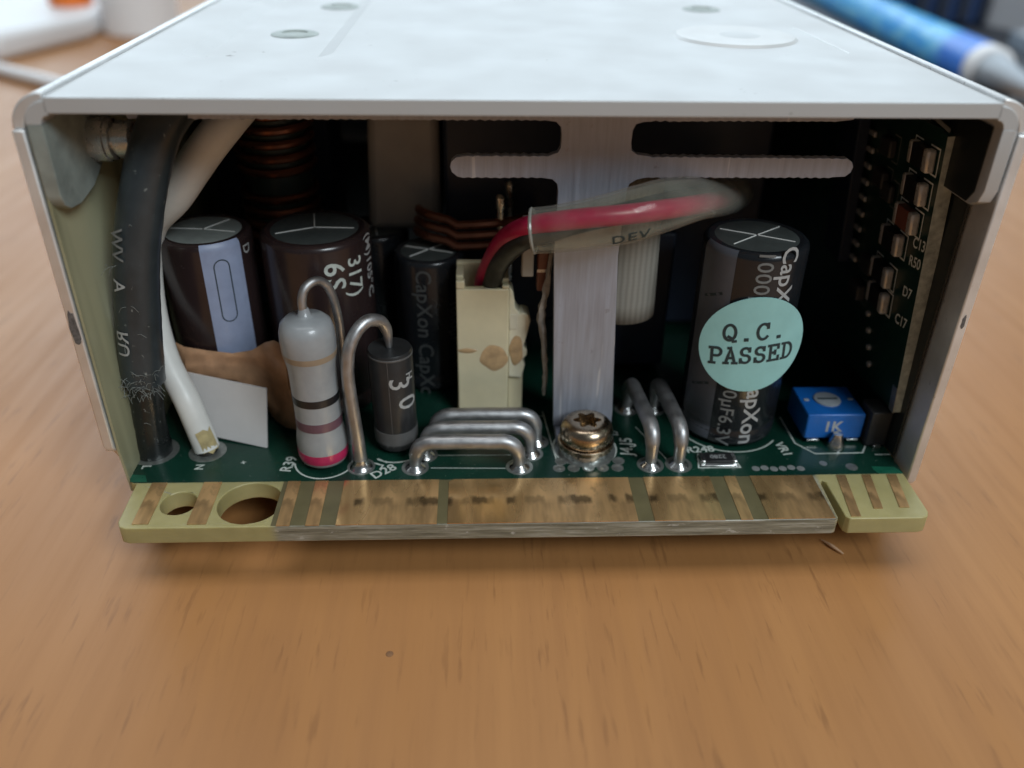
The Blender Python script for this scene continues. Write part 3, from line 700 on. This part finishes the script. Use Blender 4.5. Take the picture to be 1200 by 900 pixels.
# bracket and screw ---------------------------------------------------------------------
def serr(x0, z0, x1, z1, step=.5, amp=.075):
    n = max(2, int(math.hypot(x1-x0, z1-z0)/step)); pts = []
    for i in range(n):
        t_ = i/n; a = amp*(1 if i % 2 else -.6)*(0.3+1.2*rnd.random()); pts.append((x0+(x1-x0)*t_, z0+(z1-z0)*t_+a))
    return pts
br = []
br += [(-43.0, 44.1), (-42.8, 41.4)]
br += serr(-42.6, 41.2, 2.4, 41.25)
br += [(3.2, 41.1), (3.75, 40.5), (3.85, 39.5), (3.8, 38.3), (3.5, 37.75), (2.8, 37.5)]
br += serr(2.4, 37.35, -7.0, 37.35)
br += [(-7.8, 37.2), (-8.35, 36.7), (-8.5, 36.1), (-8.3, 35.5), (-7.7, 35.0)]
br += serr(-7.0, 34.85, 2.2, 34.85)
br += [(3.0, 34.7), (3.55, 34.2), (3.7, 33.4), (3.55, 26), (4.45, 1.2), (4.6, .2), (12.25, .2), (12.2, 3.5), (11.2, 25.4), (11.55, 33.4), (11.8, 34.2), (12.6, 34.7)]
br += serr(13.4, 34.9, 35.6, 34.95)
br += [(36.5, 35.1), (37.05, 35.6), (37.2, 36.2), (36.95, 36.8), (36.3, 37.2)]
br += serr(35.6, 37.2, 13.2, 37.3)
br += [(12.4, 37.55), (11.75, 38.0), (11.6, 38.8), (11.65, 40.2), (11.95, 40.9), (12.8, 41.15)]
br += serr(13.6, 41.2, 35.0, 41.3)
br += [(36.0, 41.5), (37.8, 44.1)]
m = MB(); m.plate([br], 1.1, (0, 10.0+1.1, 0), (1, 0, 0), (0, 0, 1))
m.box((4.65, 7.6, .06), (12.15, 10.0, 1.1))
bk = m.build('bracket', 'brushed', psu, (8.3, 10, 0), bevel=.07, label='brushed steel earth bracket with a slotted cross bar')
scx, scy = 8.35, 6.0
m = MB(); m.lathe([(3.5, 1.1), (3.62, 1.2), (3.62, 1.75), (3.5, 1.85), (2.4, 1.85)], (scx, scy, 0), seg=40, cap=False)
sw = MB(); 
hp = [(2.6, 1.87), (3.2, 1.9), (3.38, 2.1), (3.4, 3.3), (3.25, 3.9), (2.85, 4.4), (2.3, 4.65), (1.95, 4.7)]
sw.lathe(hp, (scx, scy, 0), seg=48, cap=False)
# six lobed drive recess
R0 = []; R1 = []; R2 = []
for i in range(48):
    a = 2*math.pi*i/48; k = 1.5+.33*math.cos(6*a); R0.append((scx+1.95*math.cos(a), scy+1.95*math.sin(a), 4.7)); R1.append((scx+k*math.cos(a), scy+k*math.sin(a), 4.68)); R2.append((scx+k*.8*math.cos(a), scy+k*.8*math.sin(a), 3.2))
sw.loft(R0, R1); sw.loft(R1, R2, 1); sw.add(R2, [tuple(range(48))], 1)
scr = sw.build('screw', ['screwm', 'screwm'], psu, (scx, scy, 1.1), smooth=50, label='brassy star drive screw with a rusty recess')
m.build('washer', 'screwm', scr)
m = MB(); m.lathe([(3.3, .07), (3.2, .5), (3.0, 1.1)], (scx, scy, 0), seg=36, cap=False); m.build('spacer', 'solder', scr)
m2 = MB(); m2.box((scx-1.45, scy-3.66, 1.12), (scx-1.2, scy-3.4, 1.84)); m2.build('washer_split', 'dark', scr)
m = MB(); m.plate([circ(scx, scy, 3.95, 36)], .04, (0, 0, .034), (1, 0, 0), (0, 1, 0)); m.build('solder_pad', 'pad', board)

# fibre strand, ceramic capacitor, nylon clip and woven sleeve behind the bracket
m = MB(); m.tube([(3.5, 12.2, 25), (3.0, 12.3, 20), (2.5, 12.4, 16.5), (3.0, 12.3, 12), (3.3, 12.2, 8), (3.2, 12.2, 4.6)], [.3, .42, .5, .38, .34, .25], 8, wob=.7)
m.build('fibre_strand', 'thread', psu)
m = MB(); m.box((1.9, 13.4, 19.2), (3.4, 15.0, 24.6)); cc = m.build('ceramic_capacitor', 'ceram', psu, bevel=.2)
m = MB(); m.box((1.88, 13.38, 21.8), (3.42, 15.02, 22.2)); m.build('solder_band', 'smdend', cc)
m = MB(); m.box((-.1, 12.6, 21.5), (1.4, 14.2, 29.0)); m.build('nylon_clip', 'tapew', psu, bevel=.2)
for x, y in ((-2.6, 16.5), (-1.2, 22)):
    m = MB(); m.lathe([(.6, .1), (.6, 26), (.7, 26.3), (.7, 27.6), (.3, 28)], (x+.2, y+8, 0), seg=14); m.build('pin', 'steel', psu)
m = MB()
prv = None
for i in range(25):
    th = -2.2+4.4*i/24; r = 4.5; col = []
    for j in range(9):
        z = 14.2+(20.5*j/8)+.5*(1-math.cos(th))*.8*(1 if j == 0 else 0); rr_ = r*(1-.006*(z-14))
        col.append((13.4+rr_*math.sin(th), 17.2-rr_*math.cos(th)*.75, z))
    if prv: m.add(prv+col, [(j, j+1, j+10, j+9) for j in range(8)])
    prv = col
wv = m.build('woven_sleeve', 'weave', psu, (13.4, 17, 14), label='white woven glass fibre sleeve behind the bracket')
so = wv.modifiers.new('thick', 'SOLIDIFY'); so.thickness = .4*S; so.offset = -1

# capacitors ------------------------------------------------------------------------------
def capacitor(cx, cy, r, h, sleeve, vent, stripe, pattern, label, rot=0., stripe_mat='stripe'):
    m = MB(); m.lathe([(r*.9, .3), (r*.97, .5), (r, .9), (r, 2.2), (r*.965, 2.6), (r*.965, 2.9), (r, 3.3), (r, h-.9), (r*.985, h-.4), (r*.93, h-.06), (r*.86, h), (r*.80, h-.12)], (cx, cy, 0), seg=56, cap=True)
    o = m.build('capacitor', sleeve, psu, (cx, cy, 0), smooth=50, label=label)
    m = MB(); m.lathe([(r*.8, h-.13), (r*.78, h-.08), (.01, h-.06)], (cx, cy, 0), seg=48, cap=False); m.build('can_top', vent, o)
    m = MB()
    for a in pattern:
        a0 = math.radians(a)+rot; L = r*.72
        p = V((cx+.15*math.cos(a0), cy+.15*math.sin(a0), h-.03)); q = V((cx+L*math.cos(a0), cy+L*math.sin(a0), h-.05)); m.tube([p, q], .085, 6, smooth=False)
    m.build('vent_groove', 'groove', o)
    if stripe:
        t0, t1 = stripe; m = MB(); prv = None
        for i in range(15):
            th = t0+(t1-t0)*i/14; col = [(cx+rr_*math.sin(th), cy-rr_*math.cos(th), z) for rr_, z in ((r+.03, 1), (r+.03, 2.1), (r*.965+.04, 2.6), (r*.965+.04, 2.9), (r+.03, 3.4), (r+.03, h-1), (r*.985+.03, h-.42), (r*.93+.03, h-.05))]
            if prv: m.add(prv+col, [(j, j+1, j+9, j+8) for j in range(7)])
            prv = col
        m.build('stripe', stripe_mat, o)
    return o
def capmark(o, cx, cy, r, txt, th, zc, size, mt, up=False, bold=.02, sp=1.):
    m = MB()
    fn = cyl(cx, cy, r+.05, th, zc) if not up else (lambda x, y: V((cx+(r+.05)*math.sin(th-y/r), cy-(r+.05)*math.cos(th-y/r), zc+x)))
    m.text(txt, size, fn=fn, bold=bold, sp=sp); m.build('marking', mt, o, smooth=0)
c1 = (-40.2, 19.9, 5.9, 25.0)
a = capacitor(*c1, 'cap_brown', 'vent', (.16, 1.05), (175, 55, -12), 'brown capacitor with a broad blue grey stripe')
m = MB(); m.stroke(rrect(-.95, -4.2, .95, 4.2, .94), .14, lambda x, y: V((c1[0]+5.98*math.sin(.55+x/5.98), c1[1]-5.98*math.cos(.55+x/5.98), 18.7+y)), closed=True); m.build('polarity_mark', 'ink', a, smooth=0)
capmark(a, *c1[:3], 'C', .5, 7.4, 2.0, 'ink')
capmark(a, *c1[:3], 'D', 1.22, 23.2, 1.8, 'silkmid')
c2 = (-26.3, 20.5, 7.0, 25.0)
a = capacitor(*c2, 'cap_brown', 'ventdark', None, (-2, 205, 100), 'wide dark brown capacitor marked 6S behind the resistor')
capmark(a, *c2[:3], '6S', .44, 20.9, 3.7, 'silk', bold=.05, sp=1.15)
capmark(a, *c2[:3], '317)', .86, 20.2, 3.0, 'silk', bold=.03); capmark(a, *c2[:3], '(M)105\u00b0C', 1.32, 20.6, 2.2, 'silkmid')
c3 = (-12.1, 24.8, 4.8, 20.2)
a = capacitor(*c3, 'cap_black', 'ventdark', None, (-20, 160, 45, 225), 'slim black capacitor left of the cream connector')
capmark(a, *c3[:3], 'CapXon CapXon', -.15, 8.6, 3.0, 'silkdark'); capmark(a, *c3[:3], '1000\u00b5F', .75, 11, 2.2, 'silkdark')
c4 = (-20.2, 33.5, 4.8, 20.2)
a = capacitor(*c4, 'cap_black', 'ventdark', None, (10, 190, 100, 280), 'black capacitor mostly hidden behind the wide brown one')
c5 = (28.2, 12.0, 6.3, 27.3)
a = capacitor(*c5, 'cap_black', 'ventdark', (-1.42, -.62), (38, 218, -28, 152), 'tall black capacitor carrying a round mint inspection sticker', stripe_mat='stripe_dark')
m = MB()
for zc in (21, 8.5):
    m.stroke([(-1.2, zc-.5), (1.2, zc+.6)], .35, lambda x, y: V((c5[0]+6.36*math.sin(-1.0+x/6.3), c5[1]-6.36*math.cos(-1.0+x/6.3), y)))
m.build('polarity_mark', 'ink', a, smooth=0)
capmark(a, *c5[:3], '1000\u00b5F 6.3V', -.10, 20.6, 2.7, 'silkdim', sp=1.05); capmark(a, *c5[:3], 'CapXon', .36, 23.0, 3.1, 'silkmid', bold=.04)
capmark(a, *c5[:3], '00\u00b5F6.3V', -.34, 5.4, 2.5, 'silkdim'); capmark(a, *c5[:3], 'CapXon', .16, 6.1, 3.1, 'silkmid', bold=.05)
# sticker: a paper disc bent less tightly than the can
RS = 14.0; sc = (27.95, 5.55, 15.55); tilt = .075
def stk(x, y, off=0.):
    xx = x*math.cos(tilt)-y*math.sin(tilt); yy = x*math.sin(tilt)+y*math.cos(tilt)
    th = xx/RS; return V((sc[0]+(RS+off)*math.sin(th), sc[1]+RS-(RS+off)*math.cos(th), sc[2]+yy))
m = MB(); rings = []
for k in range(9):
    f = k/8; rings.append([stk(6.62*f*math.cos(t_), 6.5*f*math.sin(t_)) for t_ in [2*math.pi*i/56 for i in range(56)]])
for A, B in zip(rings[1:-1], rings[2:]): m.loft(A, B)
m.add(rings[1], [tuple(range(56))])
back = [stk(6.62*math.cos(t_), 6.5*math.sin(t_), -.12) for t_ in [2*math.pi*i/56 for i in range(56)]]
m.loft(rings[-1], back)
st = m.build('sticker', 'stk', a, sc)
# slab serif lettering drawn as strokes in a 1 x 1.4 cell
def E_(a, b, n=10, cx=.5, cy=.7, rx=.42, ry=.68): return [(cx+rx*math.cos(math.radians(a+(b-a)*i/n)), cy+ry*math.sin(math.radians(a+(b-a)*i/n))) for i in range(n+1)]
GL = {
 'Q': [E_(0, 360, 20), [(.42, .35), (.62, .22), (.78, -.08), (.95, -.05)]],
 'C': [E_(42, 318, 16), [(.83, 1.38), (.83, 1.0)]],
 '.': [[(.42, .03), (.58, .03)], [(.42, .1), (.58, .1)]],
 'P': [[(.2, 0), (.2, 1.4)], [(.02, 0), (.45, 0)], [(.02, 1.4), (.6, 1.4)]+E_(80, -80, 8, .6, 1.03, .32, .36)+[(.2, .67)]],
 'A': [[(.14, 0), (.5, 1.4), (.86, 0)], [(.27, .48), (.73, .48)], [(-.02, 0), (.32, 0)], [(.68, 0), (1.02, 0)], [(.3, 1.4), (.5, 1.4)]],
 'S': [E_(35, 265, 12, .5, 1.04, .34, .34)[0:]+E_(88, -145, 12, .5, .36, .37, .35), [(.82, 1.36), (.82, 1.05)], [(.13, .38), (.13, .04)]],
 'E': [[(.2, 0), (.2, 1.4)], [(.02, 0), (.9, 0), (.9, .34)], [(.02, 1.4), (.86, 1.4), (.86, 1.08)], [(.2, .72), (.6, .72)], [(.6, .56), (.6, .88)]],
 'D': [[(.22, 0), (.22, 1.4)], [(.02, 0), (.45, 0)]+E_(-75, 75, 12, .42, .7, .48, .7)+[(.02, 1.4)]],
}
m = MB()
def word(txt, cx, cy, cw, ch, adv, w):
    n = len(txt); x = cx-(n-1)*adv/2-cw/2
    for chr_ in txt:
        for g in GL.get(chr_, []): m.stroke([(x+p[0]*cw, cy-ch/2+p[1]/1.4*ch) for p in g], w, lambda u, v: stk(u, v, .03))
        x += adv
word('Q.C.', .0, 1.9, 1.65, 2.15, 2.0, .36); word('PASSED', -.05, -1.25, 1.5, 2.1, 1.78, .36)
m.build('sticker_lettering', 'ink', a, sc, smooth=0)

# trimmer, chip resistor, header -----------------------------------------------------------
m = MB(); m.box((37.4, 7.0, .7), (45.1, 14.0, 4.45)); m.box((38.0, 7.6, .05), (39.4, 13.4, .7)); m.box((43.2, 7.6, .05), (44.6, 13.4, .7))
tr = m.build('trimmer', 'blue', psu, (41.2, 10.5, 0), bevel=.22, label='blue square trimmer potentiometer marked 1K')
m = MB(); m.lathe([(1.75, 4.3), (1.75, 4.6), (1.6, 4.68), (.01, 4.68)], (41.1, 10.6, 0), seg=28, cap=False); m.build('adjuster', 'adj', tr)
m = MB(); m.box((39.75, 10.4, 4.68), (42.4, 10.75, 4.71)); m.build('adjuster_slot', 'ink', tr)
for x, y in ((38.3, 10.6), (44.3, 10.7)):
    m = MB(); m.box((x-.35, y-.25, 4.44), (x+.35, y+.25, 4.56)); m.build('top_nub', 'adj', tr, bevel=.06)
m = MB(); m.text('1K', 2.2, (41.0, 6.985, 2.5), (1, 0, 0), (0, 0, 1), bold=.06, lift=.0); m.build('marking', 'silkmid', tr, smooth=0)
m = MB(); m.lathe([(1.2, .05), (1.15, .5), (.95, 1.0), (.75, 1.5), (.6, 2.1), (.01, 2.2)], (41.5, 6.1, 0), seg=22, cap=False); m.build('solder_joint', 'solder', tr)
for x in (38.6, 43.9):
    m = MB(); m.box((x-.8, 6.75, .5), (x+.8, 7.3, .75)); m.build('lead', 'steel', tr, bevel=.05)
m = MB(); m.box((23.2, 2.2, .06), (26.9, 4.1, .75)); cr = m.build('chip_resistor', 'resgrey', psu, bevel=.06, label='small black chip resistor marked 2280 in a white outline')
for xa, xb in ((22.7, 23.35), (26.75, 27.4)):
    m = MB(); m.box((xa, 2.15, .05), (xb, 4.15, .78)); m.build('end_cap', 'solder', cr, bevel=.15)
m = MB(); m.text('2280', 1.05, (25.05, 3.2, .76), (-1, 0, 0), (0, -1, 0), lift=.0); m.build('marking', 'silkmid', cr, smooth=0)
m = MB(); m.box((22.6, 1.95, .05), (27.5, 2.4, .22)); m.build('solder_fillet', 'solder', cr, bevel=.08)
m = MB(); m.box((45.4, 6.0, .1), (48.1, 9.5, 5.3)); hd = m.build('pin_header', 'blackp', psu, bevel=.15)
m = MB(); m.box((46.3, 5.5, .05), (47.3, 6.0, .5)); m.build('lead', 'steel', hd, bevel=.05)
pad(42.0, 1.6, .75); pad(38.6, 2.4, .5)

# daughter board -----------------------------------------------------------------------------
A0 = V((47.3, 5.0, 6.2)); VD = (V((46.1, 8.0, 39.8))-A0).normalized(); UD = V((0, 1, 0)); UD = (UD-VD*UD.dot(VD)).normalized()
ND = UD.cross(VD).normalized()
if ND.x > 0: ND = -ND
def db(u, v, h=0.):
    # u measured along the case's depth, v up the board, h out of its component side
    p = A0+VD*v; return p+V((0, u, 0))+ND*h
m = MB(); m.prism([db(0, 0), db(55, -5), db(55, 32), db(1.5, 34.6), db(0, 34.2)], -ND*1.6)
dbd = m.build('daughter_board', 'dboard', psu, tuple(A0), label='upright dark green daughter board carrying small chip parts')
m = MB(); m.prism([db(-.06, -.1, .03), db(-.06, 34.2, .03), db(-.06, 34.2, -1.63), db(-.06, -.1, -1.63)], V((0, .05, 0))); m.build('board_edge', 'dedge', dbd)
m = MB(); m.prism([db(-.1, -.2, .1), db(-.1, 3.2, .1), db(1.2, 3.2, .1), db(1.2, -.2, .1)], -ND*.1); m.build('edge_pad', 'pad', dbd)
parts = [(1.9, 31.0, 1), (2.1, 27.1, 1), (2.8, 23.4, 0), (5.4, 19.7, 1), (6.6, 15.0, 2), (6.4, 11.7, 2)]
for u, v, kind in parts:
    L = 4.2; bw_ = 2.5
    def quadbox(u0, u1, v0, v1, h):
        mm = MB(); mm.prism([db(u0, v0, .02), db(u1, v0, .02), db(u1, v1, .02), db(u0, v1, .02)], ND*h); return mm
    body = quadbox(u+.6, u+L-.6, v-bw_/2, v+bw_/2, 1.1).build('chip_part', ['ceram', 'resgrey', 'resgrey'][kind], dbd, bevel=.1)
    for e0, e1 in ((u-.5, u+.75), (u+L-.75, u+L+.3)): quadbox(e0, e1, v-bw_/2-.08, v+bw_/2+.08, 1.15).build('chip_end', 'smdend', dbd, bevel=.3)
    sm = MB(); g = lambda x, y: db(x, y, .05)
    sm.stroke([(u+1.2, v+1.5), (u-1.0, v+1.5), (u-1.0, v-1.5), (u+1.2, v-1.5)], .2, g); sm.stroke([(u+L-1, v+1.5), (u+L+.9, v+1.5), (u+L+.9, v-1.5), (u+L-1, v-1.5)], .2, g)
    sm.build('outline_mark', 'silkbright', dbd, smooth=0)
for u, v, h in ((11.2, 29.6, 1.0), (11.9, 25.5, 1.0), (10.6, 14.5, 1.3), (13.0, 10.0, 1.3), (9.6, 24.5, .8)):
    mm = MB(); mm.prism([db(u, v-1.1, .02), db(u+3, v-1.1, .02), db(u+3, v+1.1, .02), db(u, v+1.1, .02)], ND*h); mm.build('chip_part', 'blackp', dbd, bevel=.25)
    sm = MB(); sm.stroke([(u+1, v+1.6), (u-.7, v+1.6), (u-.7, v-1.6), (u+1, v-1.6)], .18, lambda x, y: db(x, y, .05)); sm.build('outline_mark', 'silkdim', dbd, smooth=0)
mm = MB(); mm.prism([db(19, 12, .3), db(25, 12, .3), db(25, 31.5, .3), db(19, 31.5, .3)], ND*1.6); mm.build('chip_part', 'navy', dbd, bevel=.2)
for i in range(9):
    v = 13+2.1*i; mm = MB(); mm.prism([db(17.2, v-.35, .02), db(19, v-.35, .02), db(19, v+.35, .02), db(17.2, v+.35, .02)], ND*.45); mm.build('chip_pin', 'smdend', dbd, bevel=.12)
for i in range(5):
    v = 2+2.0*i; u = 8.5+.9*i; mm = MB(); mm.lathe([(.45, .0), (.4, .3), (.01, .4)], tuple(db(u, v)), tuple(ND), 12, cap=False); mm.build('solder_joint', 'smdend', dbd)
for txt, u, v in (('C13', 1.75, 21.3), ('R50', 2.0, 19.0), ('D7', 2.4, 15.0), ('C17', 2.6, 11.2)):
    mm = MB(); mm.text(txt, 1.8, fn=lambda x, y: db(u-.2-x, v+y+.15*x, .05), bold=.03); mm.build('designator', 'silkbright', dbd, smooth=0)
mm = MB(); mm.stroke([(-0.2, 34.9), (12, 36.5)], .5, lambda x, y: db(x, y, .1)); mm.build('edge_trim', 'silkdim', dbd)

# paper flap and tape among the left capacitors --------------------------------------------------
m = MB(); m.prism([(-43.6, 12.6, 8.2), (-32.4, 9.0, 7.8), (-32.9, 6.9, .12), (-44.1, 10.5, .52)], (.08, .25, 0)); m.build('paper_flap', 'card', psu, smooth=0, label='white card insulator beside the white wire')
m = MB(); prv = None
tp = [(-46.0, 15.6, 11.5, 4.0), (-43.5, 13.6, 11.2, 5.6), (-40.2, 13.2, 10.9, 6.4), (-37.2, 13.3, 10.6, 6.0), (-34.6, 13.2, 11.2, 3.5), (-32.6, 12.2, 12.8, 1.0), (-31.2, 11.0, 13.6, .6), (-29.8, 10.2, 13.2, .5), (-28.6, 10.4, 11.0, .5)]
for i, (x, y, zt_, zb_) in enumerate(tp):
    col = [(x, y+.35*math.sin(j*1.4+i), zb_+(zt_-zb_)*j/5) for j in range(6)]
    if prv: m.add(prv+col, [(j, j+1, j+7, j+6) for j in range(5)])
    prv = col
o = m.build('tape', 'kraft', psu, label='tan adhesive tape wrapped round the capacitor bases'); q = o.modifiers.new('thick', 'SOLIDIFY'); q.thickness = .15*S

# choke, transformer and heat sinks in the dark interior ---------------------------------------------
m = MB(); m.lathe([(4.6, 14), (4.6, 43.5)], (-33.6, 36, 0), seg=32); ck = m.build('choke', 'ferrite', psu, (-33.6, 36, 14), label='vertical copper wound choke in the shadows')
for i in range(14):
    z = 15.5+i*1.9
    if 25.0 < z < 28.6: continue
    m = MB(); m.tube([(-33.6+5.0*math.cos(t_), 36+5.0*math.sin(t_), z+.25*math.sin(t_)) for t_ in [2*math.pi*k/24 for k in range(25)]], .62, 8, sub=1, smooth=False); m.build('winding_turn', 'copper', ck)
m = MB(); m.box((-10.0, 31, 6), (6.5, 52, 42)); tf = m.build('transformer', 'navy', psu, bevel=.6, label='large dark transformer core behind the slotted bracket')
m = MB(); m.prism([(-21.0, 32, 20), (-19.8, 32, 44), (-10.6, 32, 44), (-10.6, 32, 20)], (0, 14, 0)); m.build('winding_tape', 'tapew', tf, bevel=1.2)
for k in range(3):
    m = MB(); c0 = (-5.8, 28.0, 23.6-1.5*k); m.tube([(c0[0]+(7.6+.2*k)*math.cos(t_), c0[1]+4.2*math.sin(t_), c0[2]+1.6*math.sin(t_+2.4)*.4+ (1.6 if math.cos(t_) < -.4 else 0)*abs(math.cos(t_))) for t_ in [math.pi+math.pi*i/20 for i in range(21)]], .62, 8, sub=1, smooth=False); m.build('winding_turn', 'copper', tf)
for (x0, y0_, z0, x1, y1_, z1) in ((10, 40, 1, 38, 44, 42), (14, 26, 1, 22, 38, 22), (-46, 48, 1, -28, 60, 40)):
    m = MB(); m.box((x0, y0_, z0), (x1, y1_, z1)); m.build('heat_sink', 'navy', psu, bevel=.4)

# ------------------------------------------------------------------ clutter behind, on the table
MT['woodchip'] = mat('pale_wood_chip', (.55, .36, .22), .6)
MT['brownknot'] = mat('brown_knot', (.20, .10, .045), .8)  # brown of the small knot in the table wood
MT['wplastic'] = mat('white_plastic', (.78, .80, .82), .4, 0., .03, 20)
MT['paper'] = mat('white_paper', (.80, .81, .82), .7, 0., .03, 20)
MT['orange'] = mat('orange_plastic', (.75, .18, .02), .4, 0., .1, 50)
def mk_pen():
    k = NT('blue_printed_barrel')
    n = k.noise(k.coord((180, 95, 180)), 1., 3, .6)
    c = k.ramp(n, [(.38, (.005, .36, .95)), (.5, (.03, .46, .95)), (.62, (.22, .66, .96))])
    sp = k.n('ShaderNodeSeparateXYZ'); tc = k.n('ShaderNodeTexCoord'); k.l(tc.outputs['Object'], sp.inputs[0])
    plain = k.ramp(k.math('MULTIPLY', sp.outputs['Y'], 10.), [(.0, 1.), (.22, 1.), (.3, 0.)])
    k.l(k.mix(plain, c, (.004, .20, .82)), k.b.inputs['Base Color']); k.b.inputs['Roughness'].default_value = .35; return k.m
MT['pen'] = mk_pen()
MT['nozzle'] = mat('frosted_plastic', (.36, .41, .46), .3, 0., .05, 100)
MT['navybox'] = mat('navy_plastic', (.012, .03, .085), .35, 0., .3, 12)
MT['mat'] = mat('charcoal_mat', (.03, .035, .045), .6, 0., .2, 60)
pa, pb = V((190.0, 252.6, .6)), V((211.7, 517, .6)); pd = (pb-pa).normalized()
pr = thing('glue_pen', 'blue printed tube pen with white collar lying behind the power supply', 'pen', (pa.x, pa.y, -ZT))
L = (pb-pa).length
m = MB(); m.lathe([(7.8, 0), (8.6, .6), (8.6, L-2), (7.7, L)], tuple(pa), tuple(pd), 36); m.build('barrel', 'pen', pr, tuple(pa))
m = MB(); m.lathe([(6.9, -8), (8.6, -7.2), (8.6, -.3), (7.8, .2)], tuple(pa), tuple(pd), 32); m.build('collar', 'wplastic', pr, tuple(pa))
m = MB(); m.lathe([(1.6, -44), (2.2, -42), (6.2, -12), (7.0, -8)], tuple(pa), tuple(pd), 28); m.build('nozzle', 'nozzle', pr, tuple(pa))
m = MB(); m.plate([rrect(158, 226, 345, 545, 6)], 2.2, (0, 0, -ZT), (1, 0, 0), (0, 1, 0)); tag(m.build('desk_mat', 'mat', None, (240, 380, -ZT)), 'charcoal mat lying on the table under the blue pen', 'mat')
bn = thing('storage_box', 'navy plastic storage box with upright ribs behind the blue pen', 'box', (243, 420, -ZT+2.2))
m = MB(); m.box((221, 391, -5.8), (266, 452, 60)); m.build('shell', 'navybox', bn, bevel=3)
for x in (227, 238.5, 250, 261.5):
    m = MB(); m.box((x-1.8, 388.5, -3), (x+1.8, 391.2, 56)); m.build('rib', 'mat', bn, bevel=.8)
m = MB(); m.box((219, 389, 60), (268, 454, 64)); m.build('lid', 'wplastic', bn, bevel=1.5)
m = MB(); m.box((274, 368, -5.8), (345, 462, 33), R=Matrix.Rotation(.35, 3, 'Z'), c=(274, 368, 0)); tag(m.build('white_carton', 'paper', None, bevel=1.), 'white carton standing beside the navy storage box', 'box')
m = MB(); m.prism([(241.2, 300.8, -5.8), (313.1, 316.5, -5.8), (309.0, 358.2, -5.8), (246.4, 335.3, -5.8)], (0, 0, 7)); tag(m.build('notepad', 'nozzle', None, bevel=.6), 'pale grey notepad on the charcoal mat in front of the white carton', 'notepad')
# left side
m = MB(); m.prism([(-354.4, 308.2, -ZT), (-200.0, 291.5, -ZT), (-183.3, 341.5, -ZT), (-191.7, 441.7, -ZT), (-375.2, 420.8, -ZT)], (0, 0, 11)); tag(m.build('white_case', 'wplastic', None, bevel=3), 'flat white plastic case lying at the far left of the table', 'case')
m = MB(); m.prism([(-437.8, 462.5, -ZT), (-197.9, 525.1, -ZT), (-239.7, 650.3, -ZT), (-458.7, 629.4, -ZT)], (0, 0, 6)); tag(m.build('paper_stack', 'paper', None, bevel=.5), 'stack of white paper sheets behind the flat white case', 'paper')
rl = thing('paper_roll', 'white paper roll standing between the white case and the power supply', 'roll', (-166.6, 364.5, -ZT))
m = MB(); m.lathe([(16.5, -8), (17.5, -7), (17.5, 29), (16.5, 30), (7, 30), (7, 20)], (-166.6, 364.5, 0), seg=40, cap=False); m.build('sheet_winding', 'paper', rl)
m = MB(); m.lathe([(7, -7.9), (7, 29.8), (5.8, 29.8), (5.8, -7.9)], (-166.6, 364.5, 0), seg=28, cap=False); m.build('core', 'kraft', rl)
m = MB(); m.lathe([(9, 0), (10, 1), (9.5, 18), (8, 20), (.01, 20.5)], (-201.0, 372.0, 3.05), seg=28); tag(m.build('bottle_cap', 'orange', None), 'small orange screw cap standing on the flat white case', 'cap')
m = MB(); m.tube([(-344.0, 316.5, -5.4), (-250.1, 283.1, -5.4), (-208.4, 276.9, -5.4), (-171.9, 251.8, -5.4), (-143.7, 231.0, -5.4), (-122.8, 226.8, -5.4), (-98.8, 253.9, -5.4), (-88.4, 316.5, -5.4)], 2.5, 12); tag(m.build('white_cable', 'wplastic', None), 'thin white cable curving across the table in front of the white case', 'cable')
m = MB(); m.tube([(38.0, -3.3, -ZT+.25), (38.8, -4.7, -ZT+.45), (39.8, -6.0, -ZT+.3)], [.06, .22, .08], 7); tag(m.build('splinter', 'woodchip', None), 'tiny pale splinter lying on the table below the notch in the board', 'splinter')
m = MB(); m.lathe([(.42, 0), (.34, .08), (.01, .13)], (-15.3, -20.1, -ZT+.01), seg=12, cap=False); tag(m.build('knot', 'brownknot', None), 'tiny dark wood knot in the bare table in front of the board', 'knot')  # small disc standing for a knot in the table wood
